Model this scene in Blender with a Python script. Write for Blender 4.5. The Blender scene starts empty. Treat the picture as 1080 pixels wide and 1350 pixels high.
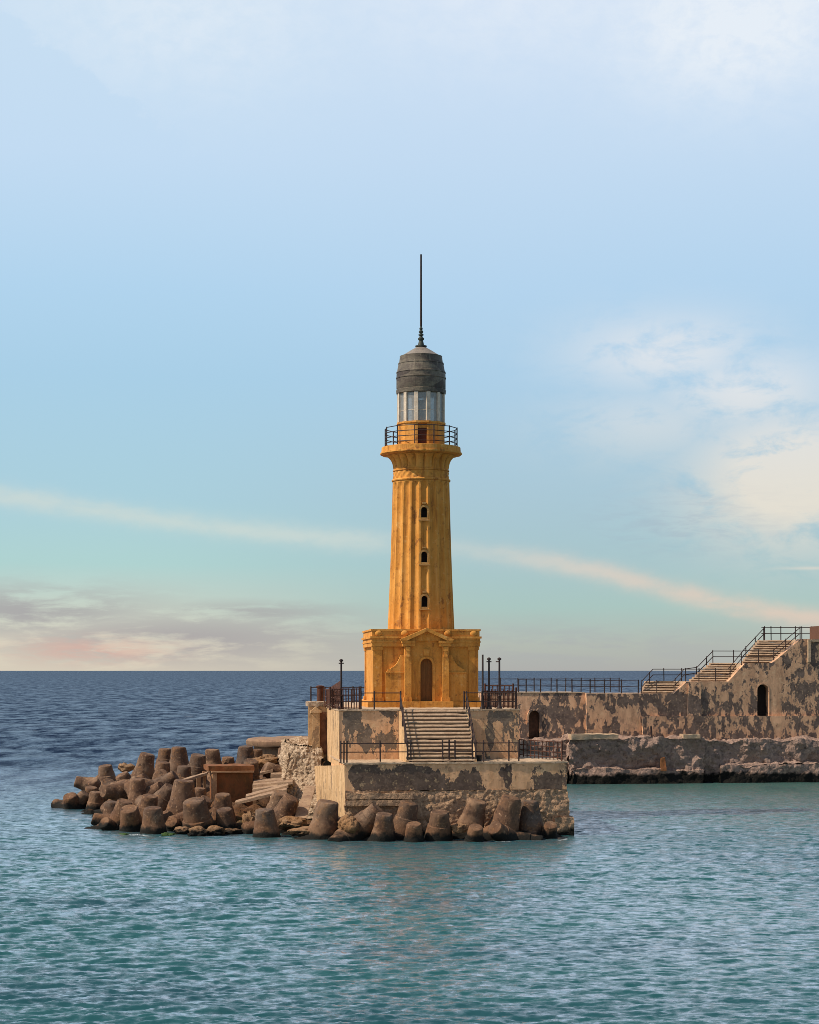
import bpy, bmesh, math, random
import numpy as np
from mathutils import Vector, Quaternion, Matrix, noise
R = math.radians
sc = bpy.context.scene
COL = sc.collection
random.seed(7)

# ------------------------------------------------------------------ camera
EYE, FPX, CX, HY = 8.8, 2500.0, 540.0, 884.0
cam_d = bpy.data.cameras.new('camera'); cam = bpy.data.objects.new('camera', cam_d); COL.objects.link(cam)
cam.location = (0, 0, EYE); cam.rotation_euler = (R(90), 0, 0)
cam_d.sensor_width = 36; cam_d.lens = 36*FPX/1350.0; cam_d.shift_y = (HY-675)/1350.0
cam_d.clip_start = 0.5; cam_d.clip_end = 90000
sc.camera = cam
sc.view_settings.view_transform = 'Standard'; sc.view_settings.look = 'None'
sc.view_settings.exposure = 0.0; sc.view_settings.gamma = 1.0
sc.cycles.max_bounces = 5; sc.cycles.diffuse_bounces = 2; sc.cycles.glossy_bounces = 3
sc.cycles.transparent_max_bounces = 10
sc.cycles.pixel_filter_type = 'BLACKMAN_HARRIS'; sc.cycles.filter_width = 0.85
try: sc.cycles.use_denoising = True
except Exception: pass

# sun
SUN_EL, SUN_FRONT = 48.0, 16.0
sdir = Vector((-math.cos(R(SUN_FRONT))*math.cos(R(SUN_EL)), -math.sin(R(SUN_FRONT))*math.cos(R(SUN_EL)), math.sin(R(SUN_EL))))
sun_d = bpy.data.lights.new('sun', 'SUN'); sun = bpy.data.objects.new('sun', sun_d); COL.objects.link(sun)
sun_d.energy = 4.9; sun_d.angle = R(0.6); sun_d.color = (1.0, 0.88, 0.72)
sun.rotation_euler = sdir.to_track_quat('Z', 'Y').to_euler()
sun.location = (-60, -20, 90)

# ------------------------------------------------------------------ node helper
def srgb(r, g, b):
    f = lambda c: (c/255/12.92) if c/255 <= .04045 else ((c/255+.055)/1.055)**2.4
    return (f(r), f(g), f(b), 1.0)

class NT:
    def __init__(s, nt): s.nt = nt; s.nt.nodes.clear()
    def n(s, t, **kw):
        nd = s.nt.nodes.new(t)
        for k, v in kw.items(): setattr(nd, k, v)
        return nd
    def put(s, sock, v):
        if hasattr(v, 'is_output') or isinstance(v, bpy.types.NodeSocket): s.nt.links.new(v, sock)
        elif v is not None:
            if sock.type == 'RGBA' and isinstance(v, tuple) and len(v) == 3: v = (*v, 1)
            sock.default_value = v
    def m(s, op, a, b=None, c=None, clamp=False):
        nd = s.n('ShaderNodeMath', operation=op, use_clamp=clamp)
        s.put(nd.inputs[0], a)
        if b is not None: s.put(nd.inputs[1], b)
        if c is not None: s.put(nd.inputs[2], c)
        return nd.outputs[0]
    def add(s, a, b): return s.m('ADD', a, b)
    def sub(s, a, b): return s.m('SUBTRACT', a, b)
    def mul(s, a, b): return s.m('MULTIPLY', a, b)
    def mix(s, f, a, b, blend='MIX'):
        nd = s.n('ShaderNodeMix', data_type='RGBA', blend_type=blend)
        s.put(nd.inputs[0], f); s.put(nd.inputs[6], a); s.put(nd.inputs[7], b)
        return nd.outputs[2]
    def smooth(s, x, lo, hi, a=0.0, b=1.0):
        nd = s.n('ShaderNodeMapRange', interpolation_type='SMOOTHSTEP')
        s.put(nd.inputs[0], x); s.put(nd.inputs[1], lo); s.put(nd.inputs[2], hi); s.put(nd.inputs[3], a); s.put(nd.inputs[4], b)
        return nd.outputs[0]
    def noise(s, vec, scale, detail=4, rough=.55, dist=0.0):
        nd = s.n('ShaderNodeTexNoise'); s.put(nd.inputs['Vector'], vec)
        nd.inputs['Scale'].default_value = scale; nd.inputs['Detail'].default_value = detail
        nd.inputs['Roughness'].default_value = rough; nd.inputs['Distortion'].default_value = dist
        return nd.outputs[0]
    def voro(s, vec, scale, feature='F1', out=0, rnd=1.0):
        nd = s.n('ShaderNodeTexVoronoi', feature=feature); s.put(nd.inputs['Vector'], vec)
        nd.inputs['Scale'].default_value = scale; nd.inputs['Randomness'].default_value = rnd
        return nd.outputs[out]
    def scalev(s, vec, sc_, off=(0, 0, 0)):
        nd = s.n('ShaderNodeMapping'); s.put(nd.inputs[0], vec)
        nd.inputs[1].default_value = off; nd.inputs[3].default_value = sc_
        return nd.outputs[0]
    def sep(s, vec):
        nd = s.n('ShaderNodeSeparateXYZ'); s.put(nd.inputs[0], vec); return nd.outputs
    def comb(s, x, y, z):
        nd = s.n('ShaderNodeCombineXYZ'); s.put(nd.inputs[0], x); s.put(nd.inputs[1], y); s.put(nd.inputs[2], z); return nd.outputs[0]
    def ramp(s, f, stops, interp='LINEAR'):
        nd = s.n('ShaderNodeValToRGB'); s.put(nd.inputs[0], f); cr = nd.color_ramp; cr.interpolation = interp
        while len(cr.elements) < len(stops): cr.elements.new(.5)
        for e, (p, c) in zip(cr.elements, stops):
            e.position = p; e.color = c if len(c) == 4 else (*c, 1)
        return nd.outputs[0]
    def blob(s, x, y, x0, y0, rx, ry):
        dx = s.mul(s.sub(x, x0), 1/rx); dy = s.mul(s.sub(y, y0), 1/ry)
        return s.m('EXPONENT', s.mul(s.add(s.mul(dx, dx), s.mul(dy, dy)), -1.0))
    def bump(s, h, strength=.5, dist=.05, normal=None):
        nd = s.n('ShaderNodeBump'); nd.inputs['Strength'].default_value = strength; nd.inputs['Distance'].default_value = dist
        s.put(nd.inputs['Height'], h)
        if normal is not None: s.put(nd.inputs['Normal'], normal)
        return nd.outputs[0]
    def pos(s): return s.n('ShaderNodeNewGeometry').outputs['Position']
    def obj(s): return s.n('ShaderNodeTexCoord').outputs['Object']
    def out_bsdf(s, col, rough=.85, normal=None, metal=0.0, spec=.3):
        b = s.n('ShaderNodeBsdfPrincipled'); s.put(b.inputs['Base Color'], col); s.put(b.inputs['Roughness'], rough)
        b.inputs['Metallic'].default_value = metal; b.inputs['Specular IOR Level'].default_value = spec
        if normal is not None: s.put(b.inputs['Normal'], normal)
        o = s.n('ShaderNodeOutputMaterial'); s.nt.links.new(b.outputs[0], o.inputs[0])
        return b

# ------------------------------------------------------------------ sky
w = bpy.data.worlds.new('World'); sc.world = w; w.use_nodes = True
T = NT(w.node_tree)
sky = T.n('ShaderNodeTexSky', sky_type='NISHITA'); sky.sun_disc = False
sky.sun_elevation = R(SUN_EL); sky.sun_rotation = R(270-SUN_FRONT); sky.air_density = 1.0; sky.dust_density = 1.0
gen = T.n('ShaderNodeTexCoord').outputs['Generated']
dx, dy, dz = T.sep(gen)
az = T.m('ARCTAN2', dx, dy)
el = T.m('ARCSINE', T.m('MINIMUM', T.m('MAXIMUM', dz, -1.0), 1.0))
# degrees of azimuth / elevation
A = T.mul(az, 57.2958); E = T.mul(el, 57.2958)
def deg_x(px): return math.degrees(math.atan((px-CX)/FPX))
def deg_y(py): return math.degrees(math.atan((HY-py)/FPX))
EN = T.m('DIVIDE', E, 25.0, clamp=True)
def st(py, c): return (max(0, deg_y(py)/25.0), srgb(*c))
colL = T.ramp(EN, [st(884, (220, 210, 190)), st(850, (218, 210, 192)), st(800, (200, 211, 199)), st(745, (176, 212, 210)), st(660, (171, 208, 221)),
                   st(500, (170, 208, 232)), st(384, (178, 213, 239)), st(209, (196, 221, 244)), st(0, (203, 225, 244))])
colR = T.ramp(EN, [st(884, (176, 176, 172)), st(850, (180, 187, 178)), st(800, (170, 198, 193)), st(745, (168, 198, 203)), st(660, (170, 200, 214)),
                   st(500, (172, 207, 232)), st(384, (181, 213, 239)), st(209, (196, 220, 243)), st(0, (208, 226, 247))])
base = T.mix(T.smooth(A, deg_x(120), deg_x(700)), colL, colR)
AE = T.comb(A, E, 0.0)
nz1 = T.noise(T.scalev(AE, (0.55, 1.5, 1)), 1.0, 7, .6, .4)
nz2 = T.noise(T.scalev(AE, (0.9, 4.5, 1), (3, 1, 0)), 1.0, 6, .6, .5)
nz3 = T.noise(T.scalev(AE, (1.1, 1.6, 1), (9, 4, 0)), 1.0, 9, .64, .25)
# contrail-like long band
fc = T.n('ShaderNodeFloatCurve')
bp = [(-60, 655), (0, 659), (100, 671), (200, 685), (300, 697), (400, 707), (500, 715), (600, 724), (700, 737), (800, 757), (900, 784), (1000, 805), (1140, 828)]
cur = fc.mapping.curves[0]
x0d, x1d = deg_x(-60), deg_x(1140)
pts = [((deg_x(px)-x0d)/(x1d-x0d), deg_y(py)/8.0) for px, py in bp]
cur.points[0].location = pts[0]; cur.points[1].location = pts[-1]
for p in pts[1:-1]: cur.points.new(*p)
fc.mapping.update()
T.put(fc.inputs['Value'], T.m('DIVIDE', T.sub(A, x0d), x1d-x0d, clamp=True))
bandE = T.mul(fc.outputs[0], 8.0)
bd = T.sub(T.add(E, T.mul(T.sub(nz3, .5), .40)), bandE)
bw = T.m('DIVIDE', bd, .31)
band = T.m('EXPONENT', T.mul(T.mul(bw, bw), -1.0))
band = T.mul(band, T.smooth(nz1, .2, .62, .42, .95))
band = T.mul(band, T.mul(T.smooth(A, -32, -14), T.smooth(A, 32, 14)))
band = T.mul(band, T.add(1.0, T.mul(T.blob(A, E, deg_x(590), deg_y(720), 2.2, 2.0), -.5)))
bcol = T.mix(T.smooth(A, deg_x(420), deg_x(1040)), srgb(212, 220, 212), srgb(238, 206, 186))
base = T.mix(T.mul(band, .68), base, bcol)
# wispy right-hand clouds
m1 = T.m('MAXIMUM', T.blob(A, E, deg_x(880), deg_y(468), 2.9, 1.1), T.blob(A, E, deg_x(985), deg_y(520), 2.6, 1.25))
m1 = T.m('MAXIMUM', m1, T.mul(T.blob(A, E, deg_x(1045), deg_y(632), 2.8, 2.0), 1.35))
m1 = T.m('MAXIMUM', m1, T.mul(T.blob(A, E, deg_x(860), deg_y(560), 3.0, 1.1), .55))
wn = T.noise(T.scalev(AE, (0.50, 1.0, 1), (1.2, 7.7, 0)), 1.0, 9, .62, .30)
m1 = T.m('MULTIPLY', m1, T.smooth(wn, .26, .56), clamp=True)
wcol = T.mix(T.smooth(E, deg_y(690), deg_y(470)), srgb(232, 225, 211), srgb(224, 230, 236))
base = T.mix(T.mul(m1, .95), base, wcol)
shd = T.mul(T.blob(A, E, deg_x(905), deg_y(690), 2.6, .9), T.smooth(nz2, .4, .7))
base = T.mix(T.mul(shd, .35), base, srgb(160, 172, 190))
# high pale clouds
m2 = T.m('MAXIMUM', T.mul(T.blob(A, E, deg_x(250), deg_y(20), 5.0, 2.3), .62), T.mul(T.blob(A, E, deg_x(970), deg_y(40), 3.8, 2.1), 1.35))
m2 = T.m('MAXIMUM', m2, T.mul(T.blob(A, E, deg_x(700), deg_y(-10), 7.0, 2.2), .6))
edge = T.add(T.sub(T.mul(T.add(A, 11.7), .62), T.sub(18.4, E)), T.mul(T.sub(nz3, .5), 2.4))
m2 = T.mul(m2, T.smooth(edge, -.12, .35, .05, 1.0))
m2 = T.m('MULTIPLY', m2, T.smooth(nz3, .25, .7, .45, 1.0), clamp=True)
base = T.mix(T.mul(m2, .80), base, srgb(238, 244, 250))
# low grey-mauve streaks, left
ln = T.noise(T.scalev(AE, (0.36, 1.9, 1), (5.3, 2.2, 0)), 1.0, 8, .62, .25)
m3 = T.m('MAXIMUM', T.blob(A, E, deg_x(30), deg_y(808), 3.8, .75), T.mul(T.blob(A, E, deg_x(240), deg_y(843), 5.4, .80), 1.0))
m3 = T.m('MAXIMUM', m3, T.mul(T.blob(A, E, deg_x(330), deg_y(808), 3.0, .32), .8))
m3 = T.m('MULTIPLY', m3, T.smooth(ln, .34, .56), clamp=True)
base = T.mix(T.mul(m3, .80), base, srgb(164, 160, 164))
m4 = T.mul(T.blob(A, E, deg_x(120), deg_y(858), 2.2, .36), T.smooth(nz2, .3, .6))
base = T.mix(T.mul(m4, .6), base, srgb(222, 172, 158))
m5 = T.mul(T.blob(A, E, deg_x(760), deg_y(850), 5.0, .55), T.smooth(ln, .4, .6))
base = T.mix(T.mul(m5, .4), base, srgb(168, 170, 178))
m6 = T.mul(T.blob(A, E, deg_x(1075), deg_y(752), 1.0, .05), .6)
base = T.mix(m6, base, srgb(225, 218, 205))
# blend into physical sky well above the picture
bg1 = T.n('ShaderNodeBackground'); T.put(bg1.inputs[0], sky.outputs[0]); bg1.inputs[1].default_value = 0.09
bg2 = T.n('ShaderNodeBackground'); T.put(bg2.inputs[0], base); bg2.inputs[1].default_value = 1.0
mx = T.n('ShaderNodeMixShader'); T.put(mx.inputs[0], T.mul(T.mul(T.smooth(E, 26.0, 62.0, 1.0, 0.0), T.smooth(T.m('ABSOLUTE', A), 60.0, 150.0, 1.0, .25)), .97))
T.nt.links.new(bg1.outputs[0], mx.inputs[1]); T.nt.links.new(bg2.outputs[0], mx.inputs[2])
wo = T.n('ShaderNodeOutputWorld'); T.nt.links.new(mx.outputs[0], wo.inputs[0])

# ------------------------------------------------------------------ materials
def new_mat(name):
    m = bpy.data.materials.new(name); m.use_nodes = True
    return m, NT(m.node_tree)
PA = R(7.0); PC, PS = math.cos(PA), math.sin(PA); PO = (-3.4, 100.0)

def wet_band(t, col, pos, top=.45, dark=(.012, .011, .009)):
    z = t.sep(pos)[2]
    n = t.noise(pos, 1.7, 5, .6)
    n_ = t.noise(pos, .5, 4, .6); f = t.smooth(t.add(z, t.add(t.mul(t.sub(n, .5), .9), t.mul(t.sub(n_, .5), 1.1*top))), top-.14, top+.16, 1.0, 0.0)
    return t.mix(f, col, dark)

def mat_yellow():
    m, t = new_mat('yellow_painted_plaster'); p = t.pos()
    n1 = t.noise(p, .9, 6, .6); n2 = t.noise(t.scalev(p, (3.5, 3.5, .30)), 1.0, 6, .65); n3 = t.noise(p, 3.4, 5, .6)
    n4 = t.noise(t.scalev(p, (1.2, 1.2, .9), (4, 4, 4)), 1.0, 8, .72); n5 = t.noise(p, 2.3, 8, .72)
    c = t.mix(t.smooth(n1, .3, .7), (.67, .310, .068), (.56, .232, .040))
    c = t.mix(t.mul(t.smooth(n2, .47, .24), .55), c, (.74, .425, .145))
    c = t.mix(t.mul(t.smooth(n2, .50, .70), .75), c, (.31, .115, .026))
    c = t.mix(t.mul(t.smooth(n5, .55, .66), .65), c, (.34, .135, .035))
    c = t.mix(t.mul(t.smooth(n5, .43, .33), .55), c, (.75, .44, .16))
    c = t.mix(t.mul(t.smooth(n4, .57, .64), .75), c, (.22, .085, .028))
    c = t.mix(t.mul(t.smooth(n3, .60, .70), .45), c, (.25, .095, .028))
    h = t.add(t.mul(n3, .6), t.mul(n4, .5))
    t.out_bsdf(c, .88, t.bump(h, .6, .06), spec=.2); return m

def mat_plaster(name, tan, tan2, grey, grey2, b0, blobs, nscale=.85, vs=(1, 1, .8), rust=.25):
    m, t = new_mat(name); p = t.pos(); x, y, z = t.sep(p)
    u = t.add(t.mul(t.sub(x, PO[0]), PC), t.mul(t.sub(y, PO[1]), PS))
    a = t.noise(t.scalev(p, vs), nscale, 9, .62, .25)
    b = t.noise(p, 3.6, 8, .72)
    f = t.add(t.add(t.mul(t.sub(a, .5), 2.7), t.mul(t.sub(b, .5), .75)), b0)
    for (u0, z0, ru, rz, wgt) in blobs: f = t.add(f, t.mul(t.blob(u, z, u0, z0, ru, rz), wgt))
    drip = t.noise(t.scalev(p, (3.4, 3.4, .55), (6, 2, 9)), 1.0, 6, .7)
    f = t.add(f, t.mul(t.sub(drip, .5), 1.1))
    g = t.smooth(f, -.012, .012)
    n1 = t.noise(t.scalev(p, (2.5, 2.5, .5)), 1.0, 6, .65); n2 = t.noise(p, 4.2, 5, .6); n3 = t.noise(p, 1.3, 6, .6)
    tc = t.mix(t.smooth(n1, .35, .7), tan, tan2)
    tc = t.mix(t.mul(t.smooth(n2, .55, .75), .5), tc, tuple(c*.45 for c in tan2))
    tc = t.mix(t.mul(t.smooth(n3, .58, .72), rust), tc, (.22, .085, .03))
    gc = t.mix(t.smooth(n3, .35, .65), grey, grey2)
    gc = t.mix(t.mul(t.smooth(n2, .5, .72), .6), gc, tuple(c*1.8 for c in grey2))
    n5 = t.noise(p, 2.6, 7, .72); gc = t.mix(t.mul(t.smooth(n5, .58, .70), .35), gc, tuple(c*.7 for c in tan2)); gc = t.mix(t.mul(t.smooth(n5, .45, .33), .6), gc, tuple(c*.5 for c in grey))
    n6 = t.noise(t.scalev(p, (1.3, 1.3, .34), (8, 1, 3)), 1.0, 7, .68, .5); tc = t.mix(t.mul(t.smooth(n6, .54, .68), .5), tc, tuple(c*.5 for c in tan2)); tc = t.mix(t.mul(t.smooth(n5, .56, .64), .55), tc, tuple(min(.75, c*1.25) for c in tan))
    c = t.mix(g, tc, gc)
    c = t.mix(t.mul(t.smooth(n2, .62, .70), .35), c, tuple(v*.35 for v in grey2)); c = t.mix(t.mul(t.smooth(n2, .42, .32), .35), c, tuple(min(.8, v*1.3) for v in tan))
    lay = t.noise(p, 1.7, 8, .7); l_ = t.mul(t.mul(t.smooth(f, -.34, -.30), t.smooth(lay, .55, .58)), t.sub(1.0, g)); c = t.mix(t.mul(l_, .7), c, tuple(.45*a_+.55*b_ for a_, b_ in zip(tan2, grey2)))
    rim = t.mul(t.smooth(f, -.10, -.015), t.smooth(f, .02, -.005))
    c = t.mix(t.mul(rim, .4), c, tuple(min(1, v*1.35) for v in tan))
    h = t.add(t.mul(g, -.6), t.add(t.mul(n2, .35), t.mul(n5, .30)))
    t.out_bsdf(c, .92, t.bump(h, .7, .07), spec=.15); return m

def mat_rubble(name, c1, c2, c3, scale=3.0, wet=None, moss=False):
    m, t = new_mat(name); p = t.pos()
    dn = t.noise(p, 2.0, 4, .6); pv = t.add(0, 0)
    cell = t.voro(p, scale, 'F1', 1); dist = t.voro(p, scale, 'F1', 0)
    cs = t.sep(cell)[0]
    n2 = t.noise(p, 11, 5, .65); n3 = t.noise(p, .8, 5, .6)
    c = t.mix(cs, c1, c2)
    c = t.mix(t.smooth(n3, .42, .66), c, c3)
    n4 = t.noise(p, 4.2, 7, .74)
    c = t.mix(t.mul(t.smooth(n4, .54, .66), .8), c, tuple(v*.3 for v in c2)); c = t.mix(t.mul(t.smooth(n4, .44, .34), .6), c, tuple(min(.8, v*1.35) for v in c1))
    c = t.mix(t.mul(t.smooth(n2, .54, .68), .6), c, tuple(v*.35 for v in c3))
    if moss:
        z = t.sep(p)[2]
        c = t.mix(t.mul(t.smooth(z, .9, .1), t.smooth(dn, .45, .6)), c, (.05, .06, .015))
    if wet is not None: c = wet_band(t, c, p, wet)
    h = t.add(t.add(t.mul(n2, .6), t.mul(n4, .8)), t.mul(dist, -.6))
    t.out_bsdf(c, .93, t.bump(h, 1.0, .12), spec=.15); return m

def mat_tetra():
    m, t = new_mat('tetrapod_concrete'); p = t.pos(); o = t.obj()
    rnd = t.n('ShaderNodeObjectInfo').outputs['Random']
    q = t.n('ShaderNodeVectorMath', operation='ADD'); t.put(q.inputs[0], o); t.put(q.inputs[1], t.comb(t.mul(rnd, 37), t.mul(rnd, 11), rnd)); q = q.outputs[0]
    n1 = t.noise(q, 1.1, 6, .62); n2 = t.noise(q, 3.4, 6, .66); n3 = t.noise(q, 7, 4, .62); n4 = t.noise(q, 2.2, 8, .74)
    c = t.ramp(rnd, [(0, (.118, .074, .050)), (.3, (.195, .108, .062)), (.6, (.150, .104, .075)), (.8, (.240, .145, .088)), (1, (.110, .084, .068))])
    c = t.mix(t.smooth(n1, .36, .66), c, (.085, .046, .030))
    c = t.mix(t.mul(t.smooth(n4, .52, .66), .6), c, (.32, .165, .075))
    c = t.mix(t.mul(t.smooth(n2, .52, .66), .8), c, (.050, .030, .022)); c = t.mix(t.mul(t.smooth(n2, .42, .32), .5), c, (.36, .215, .125))
    c = t.mix(t.mul(t.smooth(n3, .60, .70), .55), c, (.46, .31, .20))
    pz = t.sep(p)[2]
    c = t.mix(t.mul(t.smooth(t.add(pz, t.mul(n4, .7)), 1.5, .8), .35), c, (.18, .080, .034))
    c = wet_band(t, c, p, .36)
    # pour seams on the legs
    h = t.add(t.mul(n2, .7), t.add(t.mul(n3, .25), t.mul(n4, .5)))
    t.out_bsdf(c, .9, t.bump(h, .8, .10), spec=.2); return m

def mat_simple(name, c1, c2, scale=3, rough=.85, bs=.5, stretch=(1, 1, 1), metal=0, spec=.3, c3=None, wet=None):
    m, t = new_mat(name); p = t.pos(); q = t.scalev(p, stretch)
    n1 = t.noise(q, scale, 7, .72); n2 = t.noise(q, scale*3.1, 6, .7)
    c = t.mix(t.smooth(n1, .35, .65), c1, c2)
    if c3 is not None: c = t.mix(t.mul(t.smooth(n2, .52, .68), .75), c, c3)
    if wet is not None: c = wet_band(t, c, p, wet)
    t.out_bsdf(c, rough, t.bump(t.add(n1, t.mul(n2, .4)), bs, .04), metal, spec); return m

M = {}
M['yellow'] = mat_yellow()
TAN, TAN2 = (.75, .445, .25), (.60, .335, .175)
GRY, GRY2 = (.115, .090, .072), (.16, .12, .09)
M['terrace'] = mat_plaster('terrace_plaster', (.74, .43, .235), (.58, .32, .165), (.105, .071, .054), (.145, .10, .074), -.22,
    [(1.6, 3.0, 1.9, .8, .95), (4.2, 2.95, 1.7, .6, .9), (6.7, 3.0, .85, .65, .75), (8.65, 3.2, .33, .6, .9), (11.0, 2.95, .75, .5, .75), (5.6, 3.9, 1.3, .2, -.9), (9.6, 3.3, .35, .9, -.8), (7.8, 3.4, .35, .9, -.7),
     (0.0, 3.0, .35, 3, -.6)])
M['upper'] = mat_plaster('upper_plaster', TAN, TAN2, (.150, .113, .086), (.20, .15, .11), -.26,
    [(.8, 6.2, .5, .5, .6), (1.5, 5.3, .45, 1.0, .55), (2.9, 4.9, .5, .5, .7), (2.3, 6.5, .9, .2, .4), (8.3, 5.2, .33, .85, 1.0), (9.0, 6.3, .6, .35, .9), (9.1, 5.3, .16, .9, .7), (6.9, 5.5, .8, 1.6, -.7), (3.5, 5.4, .2, 2, -.6)], nscale=1.25, vs=(1, 1, .6))
M['cream'] = mat_plaster('cream_plaster', (.61, .405, .225), (.45, .27, .13), (.26, .17, .10), (.32, .21, .125), -.22, [], nscale=1.1, vs=(1, 1, .45), rust=.3)
M['sea_wall'] = mat_plaster('sea_wall_plaster', (.70, .405, .24), (.51, .28, .165), (.108, .076, .064), (.175, .122, .096), .04,
    [(18.2, 6.5, 1.6, .5, -.7), (24.3, 5.5, .8, .8, -.55), (26.6, 5.3, .6, .7, -.6), (38.5, 6.5, .5, 3.0, -.9), (34, 8.3, 3.0, .8, -.6), (21.0, 5.3, 1.6, .8, .35), (31, 6.0, 2.0, .7, .4)], nscale=1.6, vs=(1, 1, .65), rust=.55)
M['footing'] = mat_rubble('footing_rubble', (.56, .36, .215), (.36, .22, .13), (.42, .265, .165), 5.0, wet=.35)
M['pale_rubble'] = mat_rubble('pale_rubble', (.60, .46, .33), (.36, .25, .165), (.42, .30, .20), 5.5)
M['quay'] = mat_rubble('quay_rubble', (.41, .275, .215), (.22, .155, .13), (.30, .20, .155), 3.4, wet=.75)
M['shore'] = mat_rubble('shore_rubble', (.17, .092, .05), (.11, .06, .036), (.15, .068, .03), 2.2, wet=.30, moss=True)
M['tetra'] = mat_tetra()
M['iron'] = mat_simple('painted_iron', (.022, .016, .017), (.040, .022, .018), 6, .55, .3, c3=(.10, .035, .015))
M['rust_iron'] = mat_simple('rusty_iron', (.050, .020, .014), (.090, .034, .02), 5, .8, .4, c3=(.17, .06, .025))
M['rust'] = mat_simple('rusty_plate', (.24, .085, .030), (.13, .060, .022), 1.6, .85, .8, (1, 1, .6), c3=(.25, .10, .03))
M['rust_edge'] = mat_simple('rusty_flange', (.46, .27, .15), (.34, .18, .09), 4, .85, .5, c3=(.2, .09, .04))
M['slab'] = mat_simple('weathered_slab', (.36, .24, .15), (.25, .155, .10), 2.0, .9, .8, (1, 1, 2), c3=(.14, .085, .055))
M['disc'] = mat_simple('disc_concrete', (.30, .185, .11), (.21, .125, .08), 2.0, .9, .8, c3=(.10, .06, .04))
M['steps'] = mat_simple('worn_steps', (.43, .30, .195), (.31, .20, .125), 2.5, .9, .8, (1, 1, 1), c3=(.20, .125, .08))
M['coping'] = mat_simple('worn_coping', (.54, .39, .26), (.40, .275, .175), 3, .9, .9, c3=(.2, .13, .085))
m, t = new_mat('weathered_metal_roof'); p = t.pos()
pc = t.sep(t.voro(t.scalev(p, (.95, .95, 1.5), (.3, .1, .45)), 1.0, 'F1', 1))[0]; nn = t.noise(t.scalev(p, (1.5, 1.5, 3.0)), 1.4, 7, .72); n8 = t.noise(t.scalev(p, (4, 4, .5)), 1.0, 6, .7)
c = t.mix(pc, (.045, .034, .027), (.17, .14, .10)); c = t.mix(t.mul(t.smooth(nn, .42, .62), .7), c, (.060, .040, .034)); c = t.mix(t.mul(t.smooth(n8, .54, .68), .7), c, (.22, .18, .13)); c = t.mix(t.mul(t.smooth(n8, .42, .32), .5), c, (.06, .075, .06))
t.out_bsdf(c, .6, t.bump(t.add(nn, n8), .5, .05), spec=.4); M['dome'] = m
M['cone'] = mat_simple('pale_metal_cone', (.24, .20, .165), (.17, .145, .12), 3, .65, .4, spec=.5)
M['bronze'] = mat_simple('verdigris_finial', (.055, .065, .05), (.035, .04, .035), 5, .6, .3)
M['mullion'] = mat_simple('cream_mullion', (.68, .57, .45), (.52, .42, .32), 4, .7, .3, c3=(.36, .27, .19))
M['door'] = mat_simple('brown_door', (.165, .070, .020), (.21, .095, .030), 3, .8, .4, (4, 4, .4))
M['door_dark'] = mat_simple('dark_red_door', (.10, .026, .014), (.065, .020, .012), 3, .75, .4)
M['frame'] = mat_simple('window_surround', (.52, .29, .10), (.42, .21, .065), 4, .9, .4)
M['void'] = mat_simple('dark_interior', (.016, .012, .010), (.024, .017, .014), 3, .95, .2)  # near-black colour for the shade inside openings; the door joint uses it too
M['arch_brown'] = mat_simple('brown_niche', (.20, .090, .050), (.10, .045, .026), 2.2, .95, .5)
M['algae'] = mat_simple('algae_stone', (.022, .050, .008), (.034, .075, .010), 5, .7, .9, c3=(.02, .02, .012))
M['boulder'] = mat_rubble('boulder_stone', (.30, .185, .105), (.24, .14, .08), (.28, .15, .07), 1.6, wet=.30)
M['hut'] = mat_simple('brown_boards', (.13, .058, .034), (.085, .040, .024), 5, .85, .4, (3, 3, .3))
M['bucket'] = mat_simple('black_plastic', (.012, .012, .014), (.02, .02, .022), 4, .5, .1)
m, t = new_mat('lantern_glass')
d_ = t.n('ShaderNodeBsdfDiffuse'); p = t.pos(); nn = t.noise(p, 2.0, 4, .6)
t.put(d_.inputs[0], t.mix(t.smooth(nn, .35, .65), (.88, .86, .82), (.74, .71, .67)))
tr = t.n('ShaderNodeBsdfTransparent'); tr.inputs[0].default_value = (.95, .97, .98, 1)
g_ = t.n('ShaderNodeBsdfGlossy'); g_.inputs['Roughness'].default_value = .08
tl_ = t.n('ShaderNodeBsdfTranslucent'); tl_.inputs[0].default_value = (.75, .74, .70, 1)
m0_ = t.n('ShaderNodeMixShader'); m0_.inputs[0].default_value = .5; t.nt.links.new(d_.outputs[0], m0_.inputs[1]); t.nt.links.new(tl_.outputs[0], m0_.inputs[2])
m1_ = t.n('ShaderNodeMixShader'); m1_.inputs[0].default_value = .58; t.nt.links.new(m0_.outputs[0], m1_.inputs[1]); t.nt.links.new(tr.outputs[0], m1_.inputs[2])
fr = t.n('ShaderNodeFresnel'); fr.inputs[0].default_value = 1.45
m2_ = t.n('ShaderNodeMixShader'); t.put(m2_.inputs[0], fr.outputs[0]); t.nt.links.new(m1_.outputs[0], m2_.inputs[1]); t.nt.links.new(g_.outputs[0], m2_.inputs[2])
o_ = t.n('ShaderNodeOutputMaterial'); t.nt.links.new(m2_.outputs[0], o_.inputs[0]); M['glass'] = m

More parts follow.
